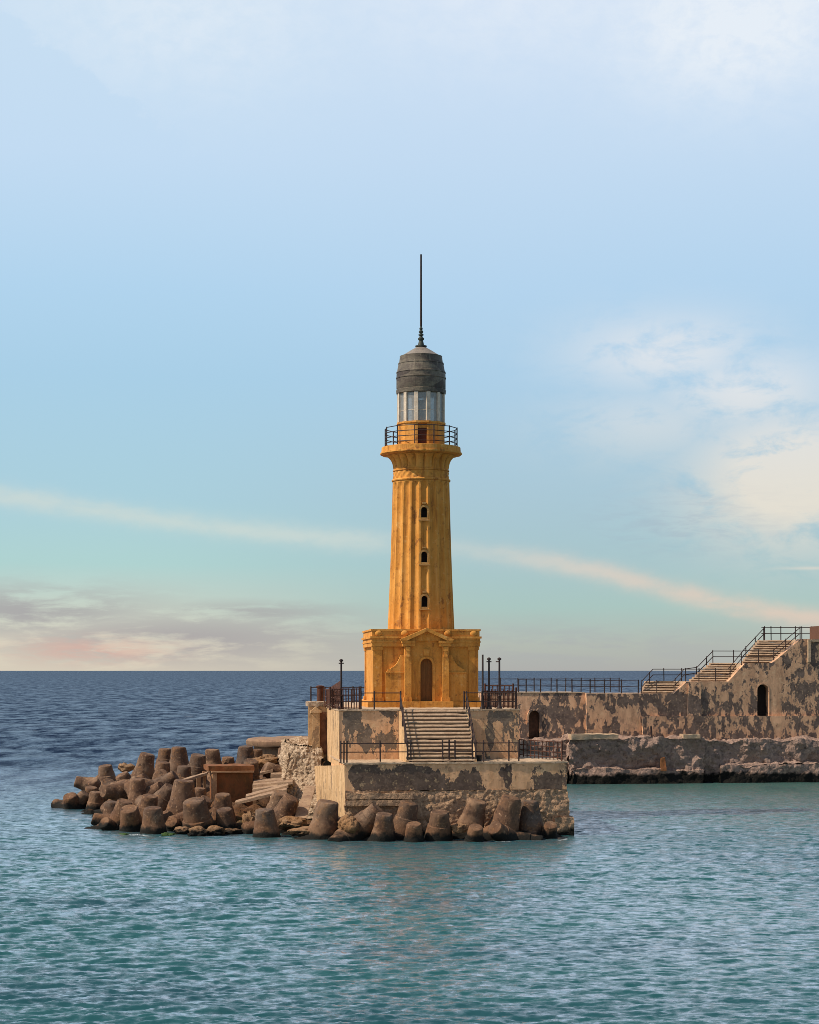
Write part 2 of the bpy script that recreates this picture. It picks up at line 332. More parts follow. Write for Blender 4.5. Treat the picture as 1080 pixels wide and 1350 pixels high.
# ------------------------------------------------------------------ object helpers
def thing(name, label, cat, loc, group=None):
    o = bpy.data.objects.new(name, None); COL.objects.link(o); o.location = loc; o.empty_display_size = .3
    o['label'] = label; o['category'] = cat
    if group: o['group'] = group
    return o
def tag(o, label, cat, group=None):
    o['label'] = label; o['category'] = cat
    if group: o['group'] = group
    return o
def world_loc(o):
    v = Vector(o.location)
    while o.parent: o = o.parent; v = v + Vector(o.location)
    return v
def obj(name, bm, mat, parent=None, origin=None, smooth=None):
    """bm holds world coordinates; becomes one mesh object"""
    me = bpy.data.meshes.new(name)
    if parent is not None: off = world_loc(parent)
    else: off = Vector(origin) if origin is not None else Vector((0, 0, 0))
    bm.transform(Matrix.Translation(-off)); bm.normal_update(); bm.to_mesh(me); bm.free()
    me.materials.append(mat)
    if smooth is not None:
        me.polygons.foreach_set('use_smooth', [True]*len(me.polygons))
        try: me.set_sharp_from_angle(angle=R(smooth))
        except Exception: pass
    o = bpy.data.objects.new(name, me); COL.objects.link(o)
    if parent is not None: o.parent = parent
    else: o.location = off
    return o
def B(): return bmesh.new()
class Fr:
    """a horizontal frame: origin, u to the right, v away from the viewer"""
    def __init__(s, ox, oy, ang): s.o = (ox, oy); s.c = math.cos(ang); s.s = math.sin(ang)
    def __call__(s, u, v, z): return Vector((s.o[0]+u*s.c-v*s.s, s.o[1]+u*s.s+v*s.c, z))
    def inv(s, x, y): dx, dy = x-s.o[0], y-s.o[1]; return dx*s.c+dy*s.s, -dx*s.s+dy*s.c
P = Fr(PO[0], PO[1], PA)
def WX(px, D): return (px-CX)*D/FPX
def WZ(py, D): return EYE-(py-HY)*D/FPX
def W(px, py, D): return Vector((WX(px, D), D, WZ(py, D)))
def u_at(px, v):
    """u on the line v=const of the pier frame seen at image column px"""
    k = (px-CX)/FPX
    return (k*(P.o[1]+v*P.c)-P.o[0]+v*P.s)/(P.c-k*P.s)
def hexa(bm, c):
    v = [bm.verts.new(p) for p in c]
    for f in ((3, 2, 1, 0), (4, 5, 6, 7), (0, 1, 5, 4), (1, 2, 6, 5), (2, 3, 7, 6), (3, 0, 4, 7)): bm.faces.new([v[i] for i in f])
def box(bm, F, u0, u1, v0, v1, z0, z1):
    hexa(bm, [F(u0, v0, z0), F(u1, v0, z0), F(u1, v1, z0), F(u0, v1, z0), F(u0, v0, z1), F(u1, v0, z1), F(u1, v1, z1), F(u0, v1, z1)])
def prism_uz(bm, F, poly, v0, v1):
    """polygon of (u,z), counter-clockwise seen from the front, extruded v0..v1"""
    a = [bm.verts.new(F(u, v0, z)) for u, z in poly]; b = [bm.verts.new(F(u, v1, z)) for u, z in poly]
    bm.faces.new(a); bm.faces.new(b[::-1]); n = len(poly)
    for i in range(n): j = (i+1) % n; bm.faces.new([a[j], a[i], b[i], b[j]])
    bmesh.ops.recalc_face_normals(bm, faces=bm.faces)
def prism_xy(bm, poly, z0, z1):
    a = [bm.verts.new((x, y, z0)) for x, y in poly]; b = [bm.verts.new((x, y, z1 if not callable(z1) else z1(x, y))) for x, y in poly]
    bm.faces.new(a[::-1]); bm.faces.new(b); n = len(poly)
    for i in range(n): j = (i+1) % n; bm.faces.new([a[i], a[j], b[j], b[i]])
    bmesh.ops.recalc_face_normals(bm, faces=bm.faces)
def tube(bm, a, b, r, n=6, r2=None):
    a = Vector(a); b = Vector(b); d = b-a
    if d.length < 1e-5: return
    q = d.to_track_quat('Z', 'Y'); r2 = r if r2 is None else r2
    A_ = []; B_ = []
    for i in range(n):
        t_ = 2*math.pi*i/n; e = q @ Vector((math.cos(t_), math.sin(t_), 0))
        A_.append(bm.verts.new(a+e*r)); B_.append(bm.verts.new(b+e*r2))
    for i in range(n): j = (i+1) % n; bm.faces.new([A_[i], A_[j], B_[j], B_[i]])
    bm.faces.new(A_[::-1]); bm.faces.new(B_)
def lathe(bm, cx, cy, prof, n=32, phi0=0.0, rmod=None, cap=True):
    """prof list of (r,z) from bottom to top"""
    rings = []
    for r, z in prof:
        ring = []
        for i in range(n):
            th = phi0+2*math.pi*i/n; rr = r if rmod is None else rmod(r, th, z)
            ring.append(bm.verts.new((cx+rr*math.sin(th), cy-rr*math.cos(th), z)))
        rings.append(ring)
    for k in range(len(rings)-1):
        for i in range(n):
            j = (i+1) % n; bm.faces.new([rings[k][i], rings[k][j], rings[k+1][j], rings[k+1][i]])
    if cap: bm.faces.new(rings[0][::-1]); bm.faces.new(rings[-1])
    return rings
def arch_outline(hw, z0, z1, n=10, flat=1.0):
    """(s,z) outline of an arched opening, counter-clockwise from lower left"""
    pts = [(-hw, z0), (hw, z0)]; zc = z1-hw*flat
    for i in range(n+1):
        a = math.pi*i/n; pts.append((hw*math.cos(a), zc+hw*flat*math.sin(a)))
    return pts
def arch_ring(bm, org, tdir, ndir, hw, z0, z1, bd, d0, d1, sill=True, n=10):
    inn = arch_outline(hw, z0, z1, n); out = arch_outline(hw+bd, z0-(bd if sill else 0), z1+bd, n)
    org = Vector(org); t_ = Vector(tdir); n_ = Vector(ndir)
    mk = lambda pts, d: [bm.verts.new(org+t_*s+n_*d+Vector((0, 0, z))) for s, z in pts]
    a, b, c, d = mk(out, d1), mk(inn, d1), mk(out, d0), mk(inn, d0); k = len(inn)
    for i in range(k):
        j = (i+1) % k
        bm.faces.new([a[i], a[j], b[j], b[i]]); bm.faces.new([c[j], c[i], d[i], d[j]])
        bm.faces.new([c[i], c[j], a[j], a[i]]); bm.faces.new([b[i], b[j], d[j], d[i]])
    bmesh.ops.recalc_face_normals(bm, faces=bm.faces)
def arch_solid(bm, org, tdir, ndir, hw, z0, z1, d0, d1, n=10):
    pts = arch_outline(hw, z0, z1, n); org = Vector(org); t_ = Vector(tdir); n_ = Vector(ndir)
    a = [bm.verts.new(org+t_*s+n_*d1+Vector((0, 0, z))) for s, z in pts]; b = [bm.verts.new(org+t_*s+n_*d0+Vector((0, 0, z))) for s, z in pts]
    bm.faces.new(a); bm.faces.new(b[::-1]); k = len(pts)
    for i in range(k): j = (i+1) % k; bm.faces.new([a[j], a[i], b[i], b[j]])
    bmesh.ops.recalc_face_normals(bm, faces=bm.faces)
def boolean(bm, cut, op='DIFFERENCE'):
    def tmp(b):
        me = bpy.data.meshes.new('tmp'); b.to_mesh(me); b.free(); o = bpy.data.objects.new('tmp', me); COL.objects.link(o); return o
    a, b = tmp(bm), tmp(cut)
    md = a.modifiers.new('b', 'BOOLEAN'); md.object = b; md.operation = op; md.solver = 'EXACT'
    dg = bpy.context.evaluated_depsgraph_get(); ev = a.evaluated_get(dg); out = bmesh.new(); out.from_mesh(ev.to_mesh()); ev.to_mesh_clear()
    for o in (a, b): me = o.data; bpy.data.objects.remove(o); bpy.data.meshes.remove(me)
    return out
def rough_hex(bm, c, res, amp=.08, freq=1.2, stone=0.0, sfreq=2.0, seed=0):
    """a hexahedron (8 corners as in hexa) with subdivided, broken, stony faces"""
    c = [Vector(p) for p in c]; so = Vector((seed*3.1, seed*1.7, seed*.9))
    new = B()
    for f in ((3, 2, 1, 0), (4, 5, 6, 7), (0, 1, 5, 4), (1, 2, 6, 5), (2, 3, 7, 6), (3, 0, 4, 7)):
        a, b, cc, d = [c[i] for i in f]
        nu = max(1, round(max((b-a).length, (cc-d).length)/res)); nv = max(1, round(max((d-a).length, (cc-b).length)/res))
        g = [[new.verts.new((a*(1-i/nu)+b*(i/nu))*(1-j/nv)+(d*(1-i/nu)+cc*(i/nu))*(j/nv)) for i in range(nu+1)] for j in range(nv+1)]
        for j in range(nv):
            for i in range(nu): new.faces.new([g[j][i], g[j][i+1], g[j+1][i+1], g[j+1][i]])
    bmesh.ops.remove_doubles(new, verts=new.verts, dist=res*.12)
    bmesh.ops.recalc_face_normals(new, faces=new.faces); new.normal_update()
    mv = []
    for v in new.verts:
        p = v.co*freq+so
        d = noise.fractal(p, 1.0, 2.0, 4)*amp
        if stone:
            vd = noise.voronoi(v.co*sfreq+so)[0]; d += (min(vd[1]-vd[0], .5)-.22)*stone*1.6
        mv.append(v.normal*d+noise.noise_vector(p*2.3)*amp*.35)
    for v, m_ in zip(new.verts, mv): v.co += m_
    me = bpy.data.meshes.new('t'); new.to_mesh(me); new.free(); bm.from_mesh(me); bpy.data.meshes.remove(me)
def nosed(bm, F, u0, u1, v0, v1, z0, z1, seed):
    """a worn step: set-back riser under a rounded, chipped nosing"""
    h = z1-z0; prof = [(v0+.085, z0), (v0+.075, z0+h*.36), (v0-.030, z0+h*.42), (v0-.025, z0+h*.56), (v0+.03, z0+h*.84), (v0+.12, z1), (v1, z1), (v1, z0)]
    n = max(2, int((u1-u0)/.14)); rows = []
    for i in range(n+1):
        u = u0+(u1-u0)*i/n; w_ = noise.fractal(Vector((u*1.5, seed*3.7, 0)), 1, 2, 4); c = max(0, noise.noise(Vector((u*1.1, seed*9.1, 4)))-.2)
        rows.append([bm.verts.new(F(u, v+(w_*.028+c*.13 if 1 < j < 6 else 0), z-(c*.10 if 2 < j < 6 else 0)+w_*.012)) for j, (v, z) in enumerate(prof)])
    m_ = len(prof)
    for i in range(n):
        for j in range(m_): k = (j+1) % m_; bm.faces.new([rows[i][j], rows[i][k], rows[i+1][k], rows[i+1][j]])
    bm.faces.new(rows[0][::-1]); bm.faces.new(rows[-1]); bmesh.ops.recalc_face_normals(bm, faces=bm.faces)
def fbox(F, u0, u1, v0, v1, z0, z1):
    return [F(u0, v0, z0), F(u1, v0, z0), F(u1, v1, z0), F(u0, v1, z0), F(u0, v0, z1), F(u1, v0, z1), F(u1, v1, z1), F(u0, v1, z1)]
def bevel(bm, w, seg=1, ang=30):
    es = [e for e in bm.edges if len(e.link_faces) == 2 and e.calc_face_angle(0) > R(ang)]
    bmesh.ops.bevel(bm, geom=es, offset=w, segments=seg, affect='EDGES', profile=.6)

# ------------------------------------------------------------------ water
def WX(px, D): return (px-CX)*D/FPX
SHORE_FRONT = [(72, 120), (100, 112), (118, 106.5), (150, 102.5), (200, 101.2), (250, 100.6), (330, 100.8), (372, 99.6), (412, 98.4), (455, 97.6), (600, 97.3), (735, 98.4), (755, 101.2)]
def build_water():
    yp = np.concatenate([np.arange(560, 70, -0.75), np.geomspace(70, .35, 70)])
    D = 22000.0/yp
    D = np.concatenate([np.array([4, 8, 14, 20, 27, 33.0]), D])
    an = np.concatenate([np.radians(np.linspace(-85, -15.5, 28)), np.linspace(-R(15), R(15), 470), np.radians(np.linspace(15.5, 85, 28))])
    DD, AA = np.meshgrid(D, an, indexing='ij')
    X = DD*np.tan(np.clip(AA, -R(60), R(60)))
    X = np.where(np.abs(AA) > R(60), np.sign(AA)*DD*np.tan(R(60))*(1+(np.abs(AA)-R(60))*3), X); Y = DD
    sp = np.gradient(D)[:, None]*np.ones_like(X); sp = np.maximum(sp, DD*.0011)
    Z = np.zeros_like(X); rng = np.random.default_rng(5)
    for i in range(76):
        lam = .34*(2.5/.34)**rng.random(); th = R(-86)+rng.normal(0, .34)   # travelling mostly towards the viewer
        k = 2*math.pi/lam; a = .0150*lam**.55*(.5+rng.random()*.8)
        if lam > 2: a *= .6
        wt = np.clip((lam/sp-2.0)/2.5, 0, 1)
        ph = k*(X*math.cos(th)+Y*math.sin(th))+rng.random()*6.28
        s = np.sin(ph+.35*np.sin(ph*.37+i)); Z += a*wt*(1-2*np.sqrt(np.abs(s)*.999+1e-6)*.5+s*.55-.3)*.8
    patch = .65+.45*np.sin(X*.09+1.3*np.sin(Y*.045))*np.sin(Y*.07+.6*np.sin(X*.06)); Z *= np.clip(patch+.2, .35, 1.15)
    Z *= np.clip((DD-30)/14, 0, 1)
    shelter = 1-.55*np.exp(-((X+0)/14)**2-((Y-97)/7)**2); Z *= shelter
    n, mcol = X.shape
    me = bpy.data.meshes.new('water')
    co = np.stack([X, Y, Z], -1).reshape(-1, 3).astype(np.float32)
    idx = np.arange(n*mcol).reshape(n, mcol)
    q = np.stack([idx[:-1, :-1], idx[:-1, 1:], idx[1:, 1:], idx[1:, :-1]], -1).reshape(-1, 4)
    me.vertices.add(len(co)); me.vertices.foreach_set('co', co.ravel())
    me.loops.add(q.size); me.loops.foreach_set('vertex_index', q.ravel().astype(np.int32))
    me.polygons.add(len(q)); me.polygons.foreach_set('loop_start', np.arange(0, q.size, 4, dtype=np.int32))
    me.polygons.foreach_set('use_smooth', np.ones(len(q), bool)); me.update(calc_edges=True)
    fl = np.full(X.shape, 99.0); sp_ = [(WX(a_, b_), b_) for a_, b_ in SHORE_FRONT]
    for (x1, y1), (x2, y2) in zip(sp_, sp_[1:]):
        l2 = (x2-x1)**2+(y2-y1)**2; tt = np.clip(((X-x1)*(x2-x1)+(Y-y1)*(y2-y1))/l2, 0, 1)
        fl = np.minimum(fl, np.hypot(X-x1-tt*(x2-x1), Y-y1-tt*(y2-y1)))
    at = me.attributes.new('shore', 'FLOAT', 'POINT'); at.data.foreach_set('value', np.exp(-(fl/.85)**2).ravel().astype(np.float32))
    mt, t = new_mat('sea_water'); p = t.pos(); x, y, z = t.sep(p)
    big = t.noise(t.scalev(p, (.010, .022, 0)), 1.0, 4, .55); mid = t.noise(t.scalev(p, (.06, .13, 0)), 1.0, 4, .6)
    dd = t.add(y, t.mul(t.sub(big, .5), 70))
    lag = t.smooth(t.add(dd, t.mul(x, -1.3)), 112, 190)       # 0 in the sheltered lagoon, 1 out at sea
    near = t.mix(t.smooth(big, .3, .7), (.016, .074, .086), (.022, .098, .100))
    near = t.mix(t.mul(t.smooth(mid, .45, .7), .5), near, (.014, .042, .068))
    shal = t.smooth(t.add(x, t.mul(t.sub(mid, .5), 12)), 4, 18)
    near = t.mix(t.mul(t.mul(shal, t.smooth(y, 92, 122)), .75), near, (.040, .105, .085))
    far = t.mix(t.smooth(mid, .3, .7), (.014, .027, .058), (.018, .037, .074))
    c = t.mix(lag, near, far)
    far_w = t.smooth(y, 95, 200)
    # ripples: slopes of the small waves the mesh is too coarse for, at every size
    def noise_col(vec, scale, det, ro):
        nd = t.n('ShaderNodeTexNoise'); t.put(nd.inputs['Vector'], vec); nd.inputs['Scale'].default_value = scale
        nd.inputs['Detail'].default_value = det; nd.inputs['Roughness'].default_value = ro; nd.inputs['Distortion'].default_value = .3
        return t.sep(nd.outputs['Color'])
    r1 = noise_col(t.scalev(p, (1.5, 2.6, 0)), 1.0, 5, .68)
    r2 = noise_col(t.scalev(p, (.26, .075, 0), (5, 2, 0)), 1.0, 8, .80)
    sx = t.add(t.mul(t.sub(r1[0], .5), .75), t.mul(t.sub(r2[0], .5), t.mul(far_w, 1.1)))
    sy = t.add(t.mul(t.sub(r1[1], .5), 2.1), t.mul(t.sub(r2[1], .5), t.mul(far_w, 1.6)))
    gn = t.n('ShaderNodeNewGeometry').outputs['Normal']
    va = t.n('ShaderNodeVectorMath', operation='ADD'); t.put(va.inputs[0], gn); t.put(va.inputs[1], t.comb(sx, sy, 0.0))
    vn = t.n('ShaderNodeVectorMath', operation='NORMALIZE'); t.put(vn.inputs[0], va.outputs[0]); N_ = vn.outputs[0]
    cap = t.noise(t.scalev(p, (.16, .26, 0), (2, 9, 0)), 1.0, 7, .66, .6); capm = t.noise(t.scalev(p, (.013, .02, 0)), 1.0, 2, .5)
    foam = t.mul(t.smooth(t.add(cap, t.mul(t.sub(capm, .5), .25)), .705, .725), t.smooth(y, 120, 160))
    sa = t.n('ShaderNodeAttribute', attribute_name='shore').outputs['Fac']
    sf = t.noise(t.scalev(p, (1.4, 1.1, 0), (3, 3, 0)), 1.0, 7, .7, .5); sf2 = t.noise(t.scalev(p, (.22, .2, 0)), 1.0, 3, .5)
    foam = t.m('MAXIMUM', foam, t.mul(t.smooth(t.add(t.mul(sa, .30), t.add(t.mul(sf, .75), t.mul(sf2, .45))), .94, 1.06), t.smooth(sa, .12, .5)))
    c = t.mix(t.mul(t.smooth(r2[2], .50, .36), t.mul(far_w, .7)), c, (.004, .009, .028))
    c = t.mix(t.mul(foam, .8), c, (.66, .70, .74))
    di = t.n('ShaderNodeBsdfDiffuse'); t.put(di.inputs[0], c)
    gl = t.n('ShaderNodeBsdfGlossy'); t.put(gl.inputs['Roughness'], t.smooth(y, 60, 400, .26, .28)); t.put(gl.inputs['Normal'], N_); t.put(gl.inputs[0], t.mix(far_w, (.95, .97, 1.0), (.86, .93, 1.0)))
    fr_ = t.n('ShaderNodeFresnel'); fr_.inputs[0].default_value = 1.333; t.put(fr_.inputs['Normal'], N_)
    fac = t.m('MINIMUM', fr_.outputs[0], t.smooth(far_w, 0, 1, .60, .27))
    fac = t.mul(fac, t.add(t.mul(t.sub(1.0, far_w), t.mul(t.smooth(r1[2], .34, .64, .50, 1.60), t.smooth(big, .3, .7, .85, 1.25))), t.mul(far_w, t.smooth(r2[2], .38, .66, .05, 1.6))))
    fac = t.mul(fac, t.sub(1.0, foam))
    ms = t.n('ShaderNodeMixShader'); t.put(ms.inputs[0], fac); t.nt.links.new(di.outputs[0], ms.inputs[1]); t.nt.links.new(gl.outputs[0], ms.inputs[2])
    oo = t.n('ShaderNodeOutputMaterial'); t.nt.links.new(ms.outputs[0], oo.inputs[0])
    me.materials.append(mt)
    o = bpy.data.objects.new('water', me); COL.objects.link(o); o['kind'] = 'structure'
build_water()

# ------------------------------------------------------------------ pier platforms
ZT, ZU = 3.92, 6.65
F0 = 2.45
def pier():
    # lower terrace
    tr = thing('lower_terrace', 'low terrace of peeling tan and dark grey plaster below the lighthouse steps', 'terrace', P(6, 4, 0))
    b = B(); box(b, P, 0, 11.9, 0, 9.0, F0, ZT-.08)
    es = list(b.edges); bmesh.ops.subdivide_edges(b, edges=es, cuts=6, use_grid_fill=True)
    for v in b.verts: v.co += noise.noise_vector(v.co*.5)*.02
    obj('plaster_wall', b, M['terrace'], tr)
    b = B(); rough_hex(b, fbox(P, -.06, 11.97, -.06, 9.0, ZT-.075, ZT+.02), .14, .035, 2.2, seed=3)
    obj('coping', b, M['coping'], tr, smooth=50)
    b = B(); rough_hex(b, [P(-.02, -.10, -1.2), P(12.15, -.10, -1.2), P(12.1, 9, -1.2), P(-.02, 9, -1.2), P(.02, -.02, F0-.005), P(11.95, -.02, F0-.005), P(11.9, 9, F0-.005), P(.02, 9, F0-.005)], .075, .10, 1.1, .07, 4.2, seed=1)
    ft = obj('footing', b, M['footing'], tr, smooth=40)
    b = B(); rough_hex(b, fbox(P, .1, 3.6, -.28, .1, F0-.42, F0-.12), .1, .05, 1.6, seed=5)
    obj('ledge', b, M['footing'], tr, smooth=40)
    b = B(); rough_hex(b, fbox(P, .0, 3.5, -.30, .1, F0-.78, F0-.5), .1, .05, 1.6, seed=6)
    obj('ledge', b, M['footing'], tr, smooth=40)
    b = B(); rough_hex(b, fbox(P, 11.2, 12.25, -.22, 1.5, -.6, .95), .12, .08, 1.4, .08, 2.5, seed=8)
    obj('toe_block', b, M['footing'], tr, smooth=40)
    # flared wing wall on the left flank
    wing = [P(-.004, .02, 0), P(-.30, 5.0, 0), P(-.88, 12.0, 0), P(-.004, 12.0, 0)]
    b = B(); prism_xy(b, [(p.x, p.y) for p in wing[::-1]], .9, lambda x, y: ZT-.10-.055*(P.inv(x, y)[1]))
    obj('wing_wall', b, M['cream'], tr)
    # upper platform
    up = thing('upper_platform', 'tall cream and grey plastered platform carrying the yellow lighthouse', 'platform', P(5, 12, ZT))
    b = B(); box(b, P, .0, 9.95, 3.5, 28, ZT-.4, ZU-.06)
    obj('front_block', b, M['upper'], up)
    b = B(); box(b, P, -.02, .004, 3.48, 12.0, ZT-.4, ZU-.05)
    for v in b.verts: v.co += noise.noise_vector(v.co*.7)*.01
    obj('side_render', b, M['cream'], up)
    b = B(); box(b, P, 5.5, 9.94, 28.01, 47.5, 0, ZU-.06); obj('causeway', b, M['upper'], up)
    b = B(); rough_hex(b, fbox(P, -.05, 10.0, 3.44, 28, ZU-.055, ZU+.02), .22, .03, 2.0, seed=4); obj('coping', b, M['coping'], up, smooth=50)
    b = B(); ul = lambda v: u_at(406.5, v); prism_xy(b, [tuple(P(u, v, 0)[:2]) for u, v in ((ul(12.05), 12.05), (-.03, 12.05), (-.03, 27.98), (ul(29)+.0, 29), (ul(20), 20))], 3.6, ZU+.02); obj('rear_block', b, M['cream'], up)
    b = B(); rough_hex(b, fbox(P, -1.12, .0, 11.97, 14.2, ZU+.03, ZU+.30), .12, .05, 1.8, seed=11); obj('parapet', b, M['pale_rubble'], up, smooth=50)
    pl = B(); box(pl, P, -.90, -.46, 11.72, 12.04, 3.9, ZU-.34); shaft = obj('pillar', pl, M['cream'], up)
    b = B(); box(b, P, -1.0, -.36, 11.62, 12.06, ZU-.335, ZU-.20); prism_uz(b, P, [(-.96, ZU-.20), (-.40, ZU-.20), (-.68, ZU+.02)], 11.66, 12.0); obj('capital', b, M['cream'], shaft)
    b = B(); box(b, P, -.44, -.03, 11.9, 12.04, 3.9, ZU-.3); obj('shade_brown_wall', b, M['arch_brown'], up)  # recessed front wall: its shade is put in as dark brown colour
    # rubble mass at the left flank
    b = B(); rough_hex(b, [P(-3.1, 11.0, .0), P(-.4, 9.5, .0), P(-.1, 20, .0), P(-3.1, 20, .0), P(-2.2, 12.0, 4.5), P(-.4, 11.75, 4.1), P(-.1, 20, 4.4), P(-2.2, 20, 4.5)], .075, .32, .7, .13, 4.4, seed=2)
    tag(obj('rubble_wall', b, M['pale_rubble'], None, P(-1.5, 12, 0), smooth=35), 'pale broken rubble wall left of the cream platform, its stones laid bare', 'wall')
    # front staircase
    n, run, w0, w1 = 14, .235, u_at(530, 3.5), u_at(613, 3.5)
    st_ = thing('staircase', 'broad flight of worn pale steps climbing from terrace to lighthouse door', 'stairs', P((w0+w1)/2, 1.5, ZT))
    rise = (ZU-ZT)/n
    for k in range(n):
        v0 = 3.44-run*(n-k)+.02
        b = B(); nosed(b, P, w0-.02, w1+.02, v0, v0+.75 if k < n-3 else 3.43, ZT+rise*k+.004, ZT+rise*(k+1)-.006, 20+k)
        obj('step', b, M['steps'], st_, smooth=30)
    b = B(); v0 = 3.44-run*n
    for uu in ((w0-.16, w0-.03), (w1+.03, w1+.14)):
        a = [P(uu[0], v0, ZT+.022), P(uu[0], 3.43, ZT+.022), P(uu[0], 3.43, ZU-.07), P(uu[0], v0, ZT+.12)]
        c = [P(uu[1], v0, ZT+.022), P(uu[1], 3.43, ZT+.022), P(uu[1], 3.43, ZU-.07), P(uu[1], v0, ZT+.12)]
        bb = B(); va = [bb.verts.new(p) for p in a]; vc = [bb.verts.new(p) for p in c]
        bb.faces.new(va); bb.faces.new(vc[::-1])
        for i in range(4): j = (i+1) % 4; bb.faces.new([va[j], va[i], vc[i], vc[j]])
        bmesh.ops.recalc_face_normals(bb, faces=bb.faces); obj('cheek_wall', bb, M['cream'], st_)
    b.free()
    return w0, w1, v0
SW0, SW1, SV0 = pier()

# ------------------------------------------------------------------ lighthouse
LX, LY = WX(555.2, 113), 113.0
LA = R(6.0); L = Fr(LX, LY, LA)
LB_ = Fr(LX-.06, LY, LA)
def lighthouse():
    Y = M['yellow']
    r = thing('lighthouse', 'weathered yellow fluted lighthouse with grey metal dome on a square pedimented base', 'lighthouse', (LX, LY, ZU))
    LB = lambda u, v, z: LB_(u*.968, v*.968, z)
    b = B(); box(b, LB, -3.5, 3.5, -3.5, 3.5, ZU+.0, 7.02); box(b, LB, -1.55, 1.55, -4.05, -3.51, ZU+.0, 7.02); bevel(b, .03); obj('plinth', b, Y, r)
    # body with arched doorway cut
    b = B(); box(b, LB, -3.1, 3.1, -3.1, 3.1, 7.02, 10.2)
    for s in (-1, 1):
        for v in (-1, 1):
            pass
    body = obj('base_block', b, Y, r)
    for su in (-1, 1):
        for sv in (-1, 1):
            b = B(); u0, u1 = sorted((su*2.62, su*3.17)); v0, v1 = sorted((sv*2.62, sv*3.17)); box(b, LB, u0, u1, v0, v1, 7.24, 10.0)
            u0, u1 = sorted((su*2.54, su*3.24)); v0, v1 = sorted((sv*2.54, sv*3.24)); box(b, LB, u0, u1, v0, v1, 7.022, 7.24); box(b, LB, u0+.02, u1-.02, v0+.02, v1-.02, 10.0, 10.18)
            obj('corner_pilaster', b, Y, r)
    # entablature and attic
    b = B(); box(b, LB, -3.26, 3.26, -3.26, 3.26, 10.19, 10.42); bevel(b, .02)
    for z0, z1, e in ((10.42, 10.50, 3.30), (10.50, 10.66, 3.27), (10.66, 10.78, 3.35)): box(b, LB, -e, e, -e, e, z0, z1)
    obj('cornice', b, Y, r)
    b = B(); box(b, LB, -3.24, 3.24, -3.24, 3.24, 10.78, 11.10); box(b, LB, -3.30, 3.30, -3.30, 3.30, 11.10, 11.20); obj('attic', b, Y, r)
    for (u, v) in ((-2.86, -3.24), (2.86, -3.24), (-1.30, -3.26), (1.30, -3.26)):
        b = B(); bmesh.ops.create_uvsphere(b, u_segments=12, v_segments=8, radius=.22); bmesh.ops.scale(b, verts=b.verts, vec=(1.0, .55, .85)); bmesh.ops.translate(b, verts=b.verts, vec=LB(u, v, 10.95)); obj('acroterion', b, Y, r, smooth=60)
    # portico
    fv = -3.1-.62
    b = B(); box(b, LB, -.93, .93, fv+.24, -3.08, 7.022, 10.9)
    c = B(); arch_solid(c, LB(0, fv+.24, 0), LB(1, 0, 0)-LB(0, 0, 0), LB(0, -1, 0)-LB(0, 0, 0), .36, 6.9, 9.50, -.34, .3)
    b = boolean(b, c); obj('porch_wall', b, Y, r)
    b = B(); arch_ring(b, LB(0, fv+.24, 0), LB(1, 0, 0)-LB(0, 0, 0), LB(0, -1, 0)-LB(0, 0, 0), .365, 7.024, 9.495, .13, .001, .06, sill=False); obj('door_surround', b, Y, r)
    b = B(); arch_solid(b, LB(0, fv+.24, 0), LB(1, 0, 0)-LB(0, 0, 0), LB(0, -1, 0)-LB(0, 0, 0), .358, 7.026, 9.49, -.335, -.26)
    dr = obj('door', b, M['door'], r)
    b = B(); box(b, LB, -.006, .006, fv+.24+.245, fv+.24+.26, 7.05, 9.1); obj('door_joint', b, M['void'], dr)
    for s in (-1, 1):
        b = B(); u0, u1 = sorted((s*.93, s*1.33)); box(b, LB, u0, u1, fv, -3.09, 7.25, 10.19)
        u0, u1 = sorted((s*.89, s*1.40)); box(b, LB, u0, u1, fv-.06, -3.095, 7.022, 7.25)
        bevel(b, .015); pil = obj('pilaster', b, Y, r)
        b = B(); u0, u1 = sorted((s*1.0, s*1.26)); box(b, LB, u0, u1, fv-.10, fv-.002, 9.93, 10.15); box(b, LB, u0+.03, u1-.03, fv-.07, fv-.001, 9.68, 9.93); box(b, LB, u0, u1, fv-.12, fv-.001, 9.60, 9.68); obj('bracket', b, Y, pil)
        b = B(); u0, u1 = sorted((s*.72, s*1.46)); box(b, LB, u0, u1, fv-.08, -3.26, 10.192, 10.40); u0, u1 = sorted((s*.70, s*1.52)); box(b, LB, u0, u1, fv-.16, -3.40, 10.40, 10.52); obj('entablature_block', b, Y, r)
        # scrolled buttress panel beside the porch
        e = [(1.34, 7.03), (2.42, 7.03), (2.42, 8.72), (2.30, 8.80), (2.30, 8.90), (2.16, 8.90)]
        for i in range(1, 9):
            q = i/8; e.append((2.16-.62*q, 8.96+.72*q**2.2))
        e.append((1.34, 9.68))
        e = [(s*u, z) for u, z in e]
        if s < 0: e = e[::-1]
        b = B(); prism_uz(b, LB, e, -3.1-.36, -3.099); obj('buttress', b, Y, r)
        b = B(); u0, u1 = sorted((s*1.335, s*2.5)); box(b, LB, u0, u1, -3.1-.42, -3.1-.361+.0, 8.64, 8.72); obj('buttress_moulding', b, Y, r)
    b = B(); prism_uz(b, LB, [(-.14, 9.66), (.14, 9.66), (.20, 10.02), (-.20, 10.02)], fv+.12, fv+.239); obj('keystone', b, Y, r)
    b = B(); prism_uz(b, LB, [(-1.36, 10.52), (1.36, 10.52), (0, 11.10)], fv+.08, -2.9); obj('tympanum', b, Y, r)
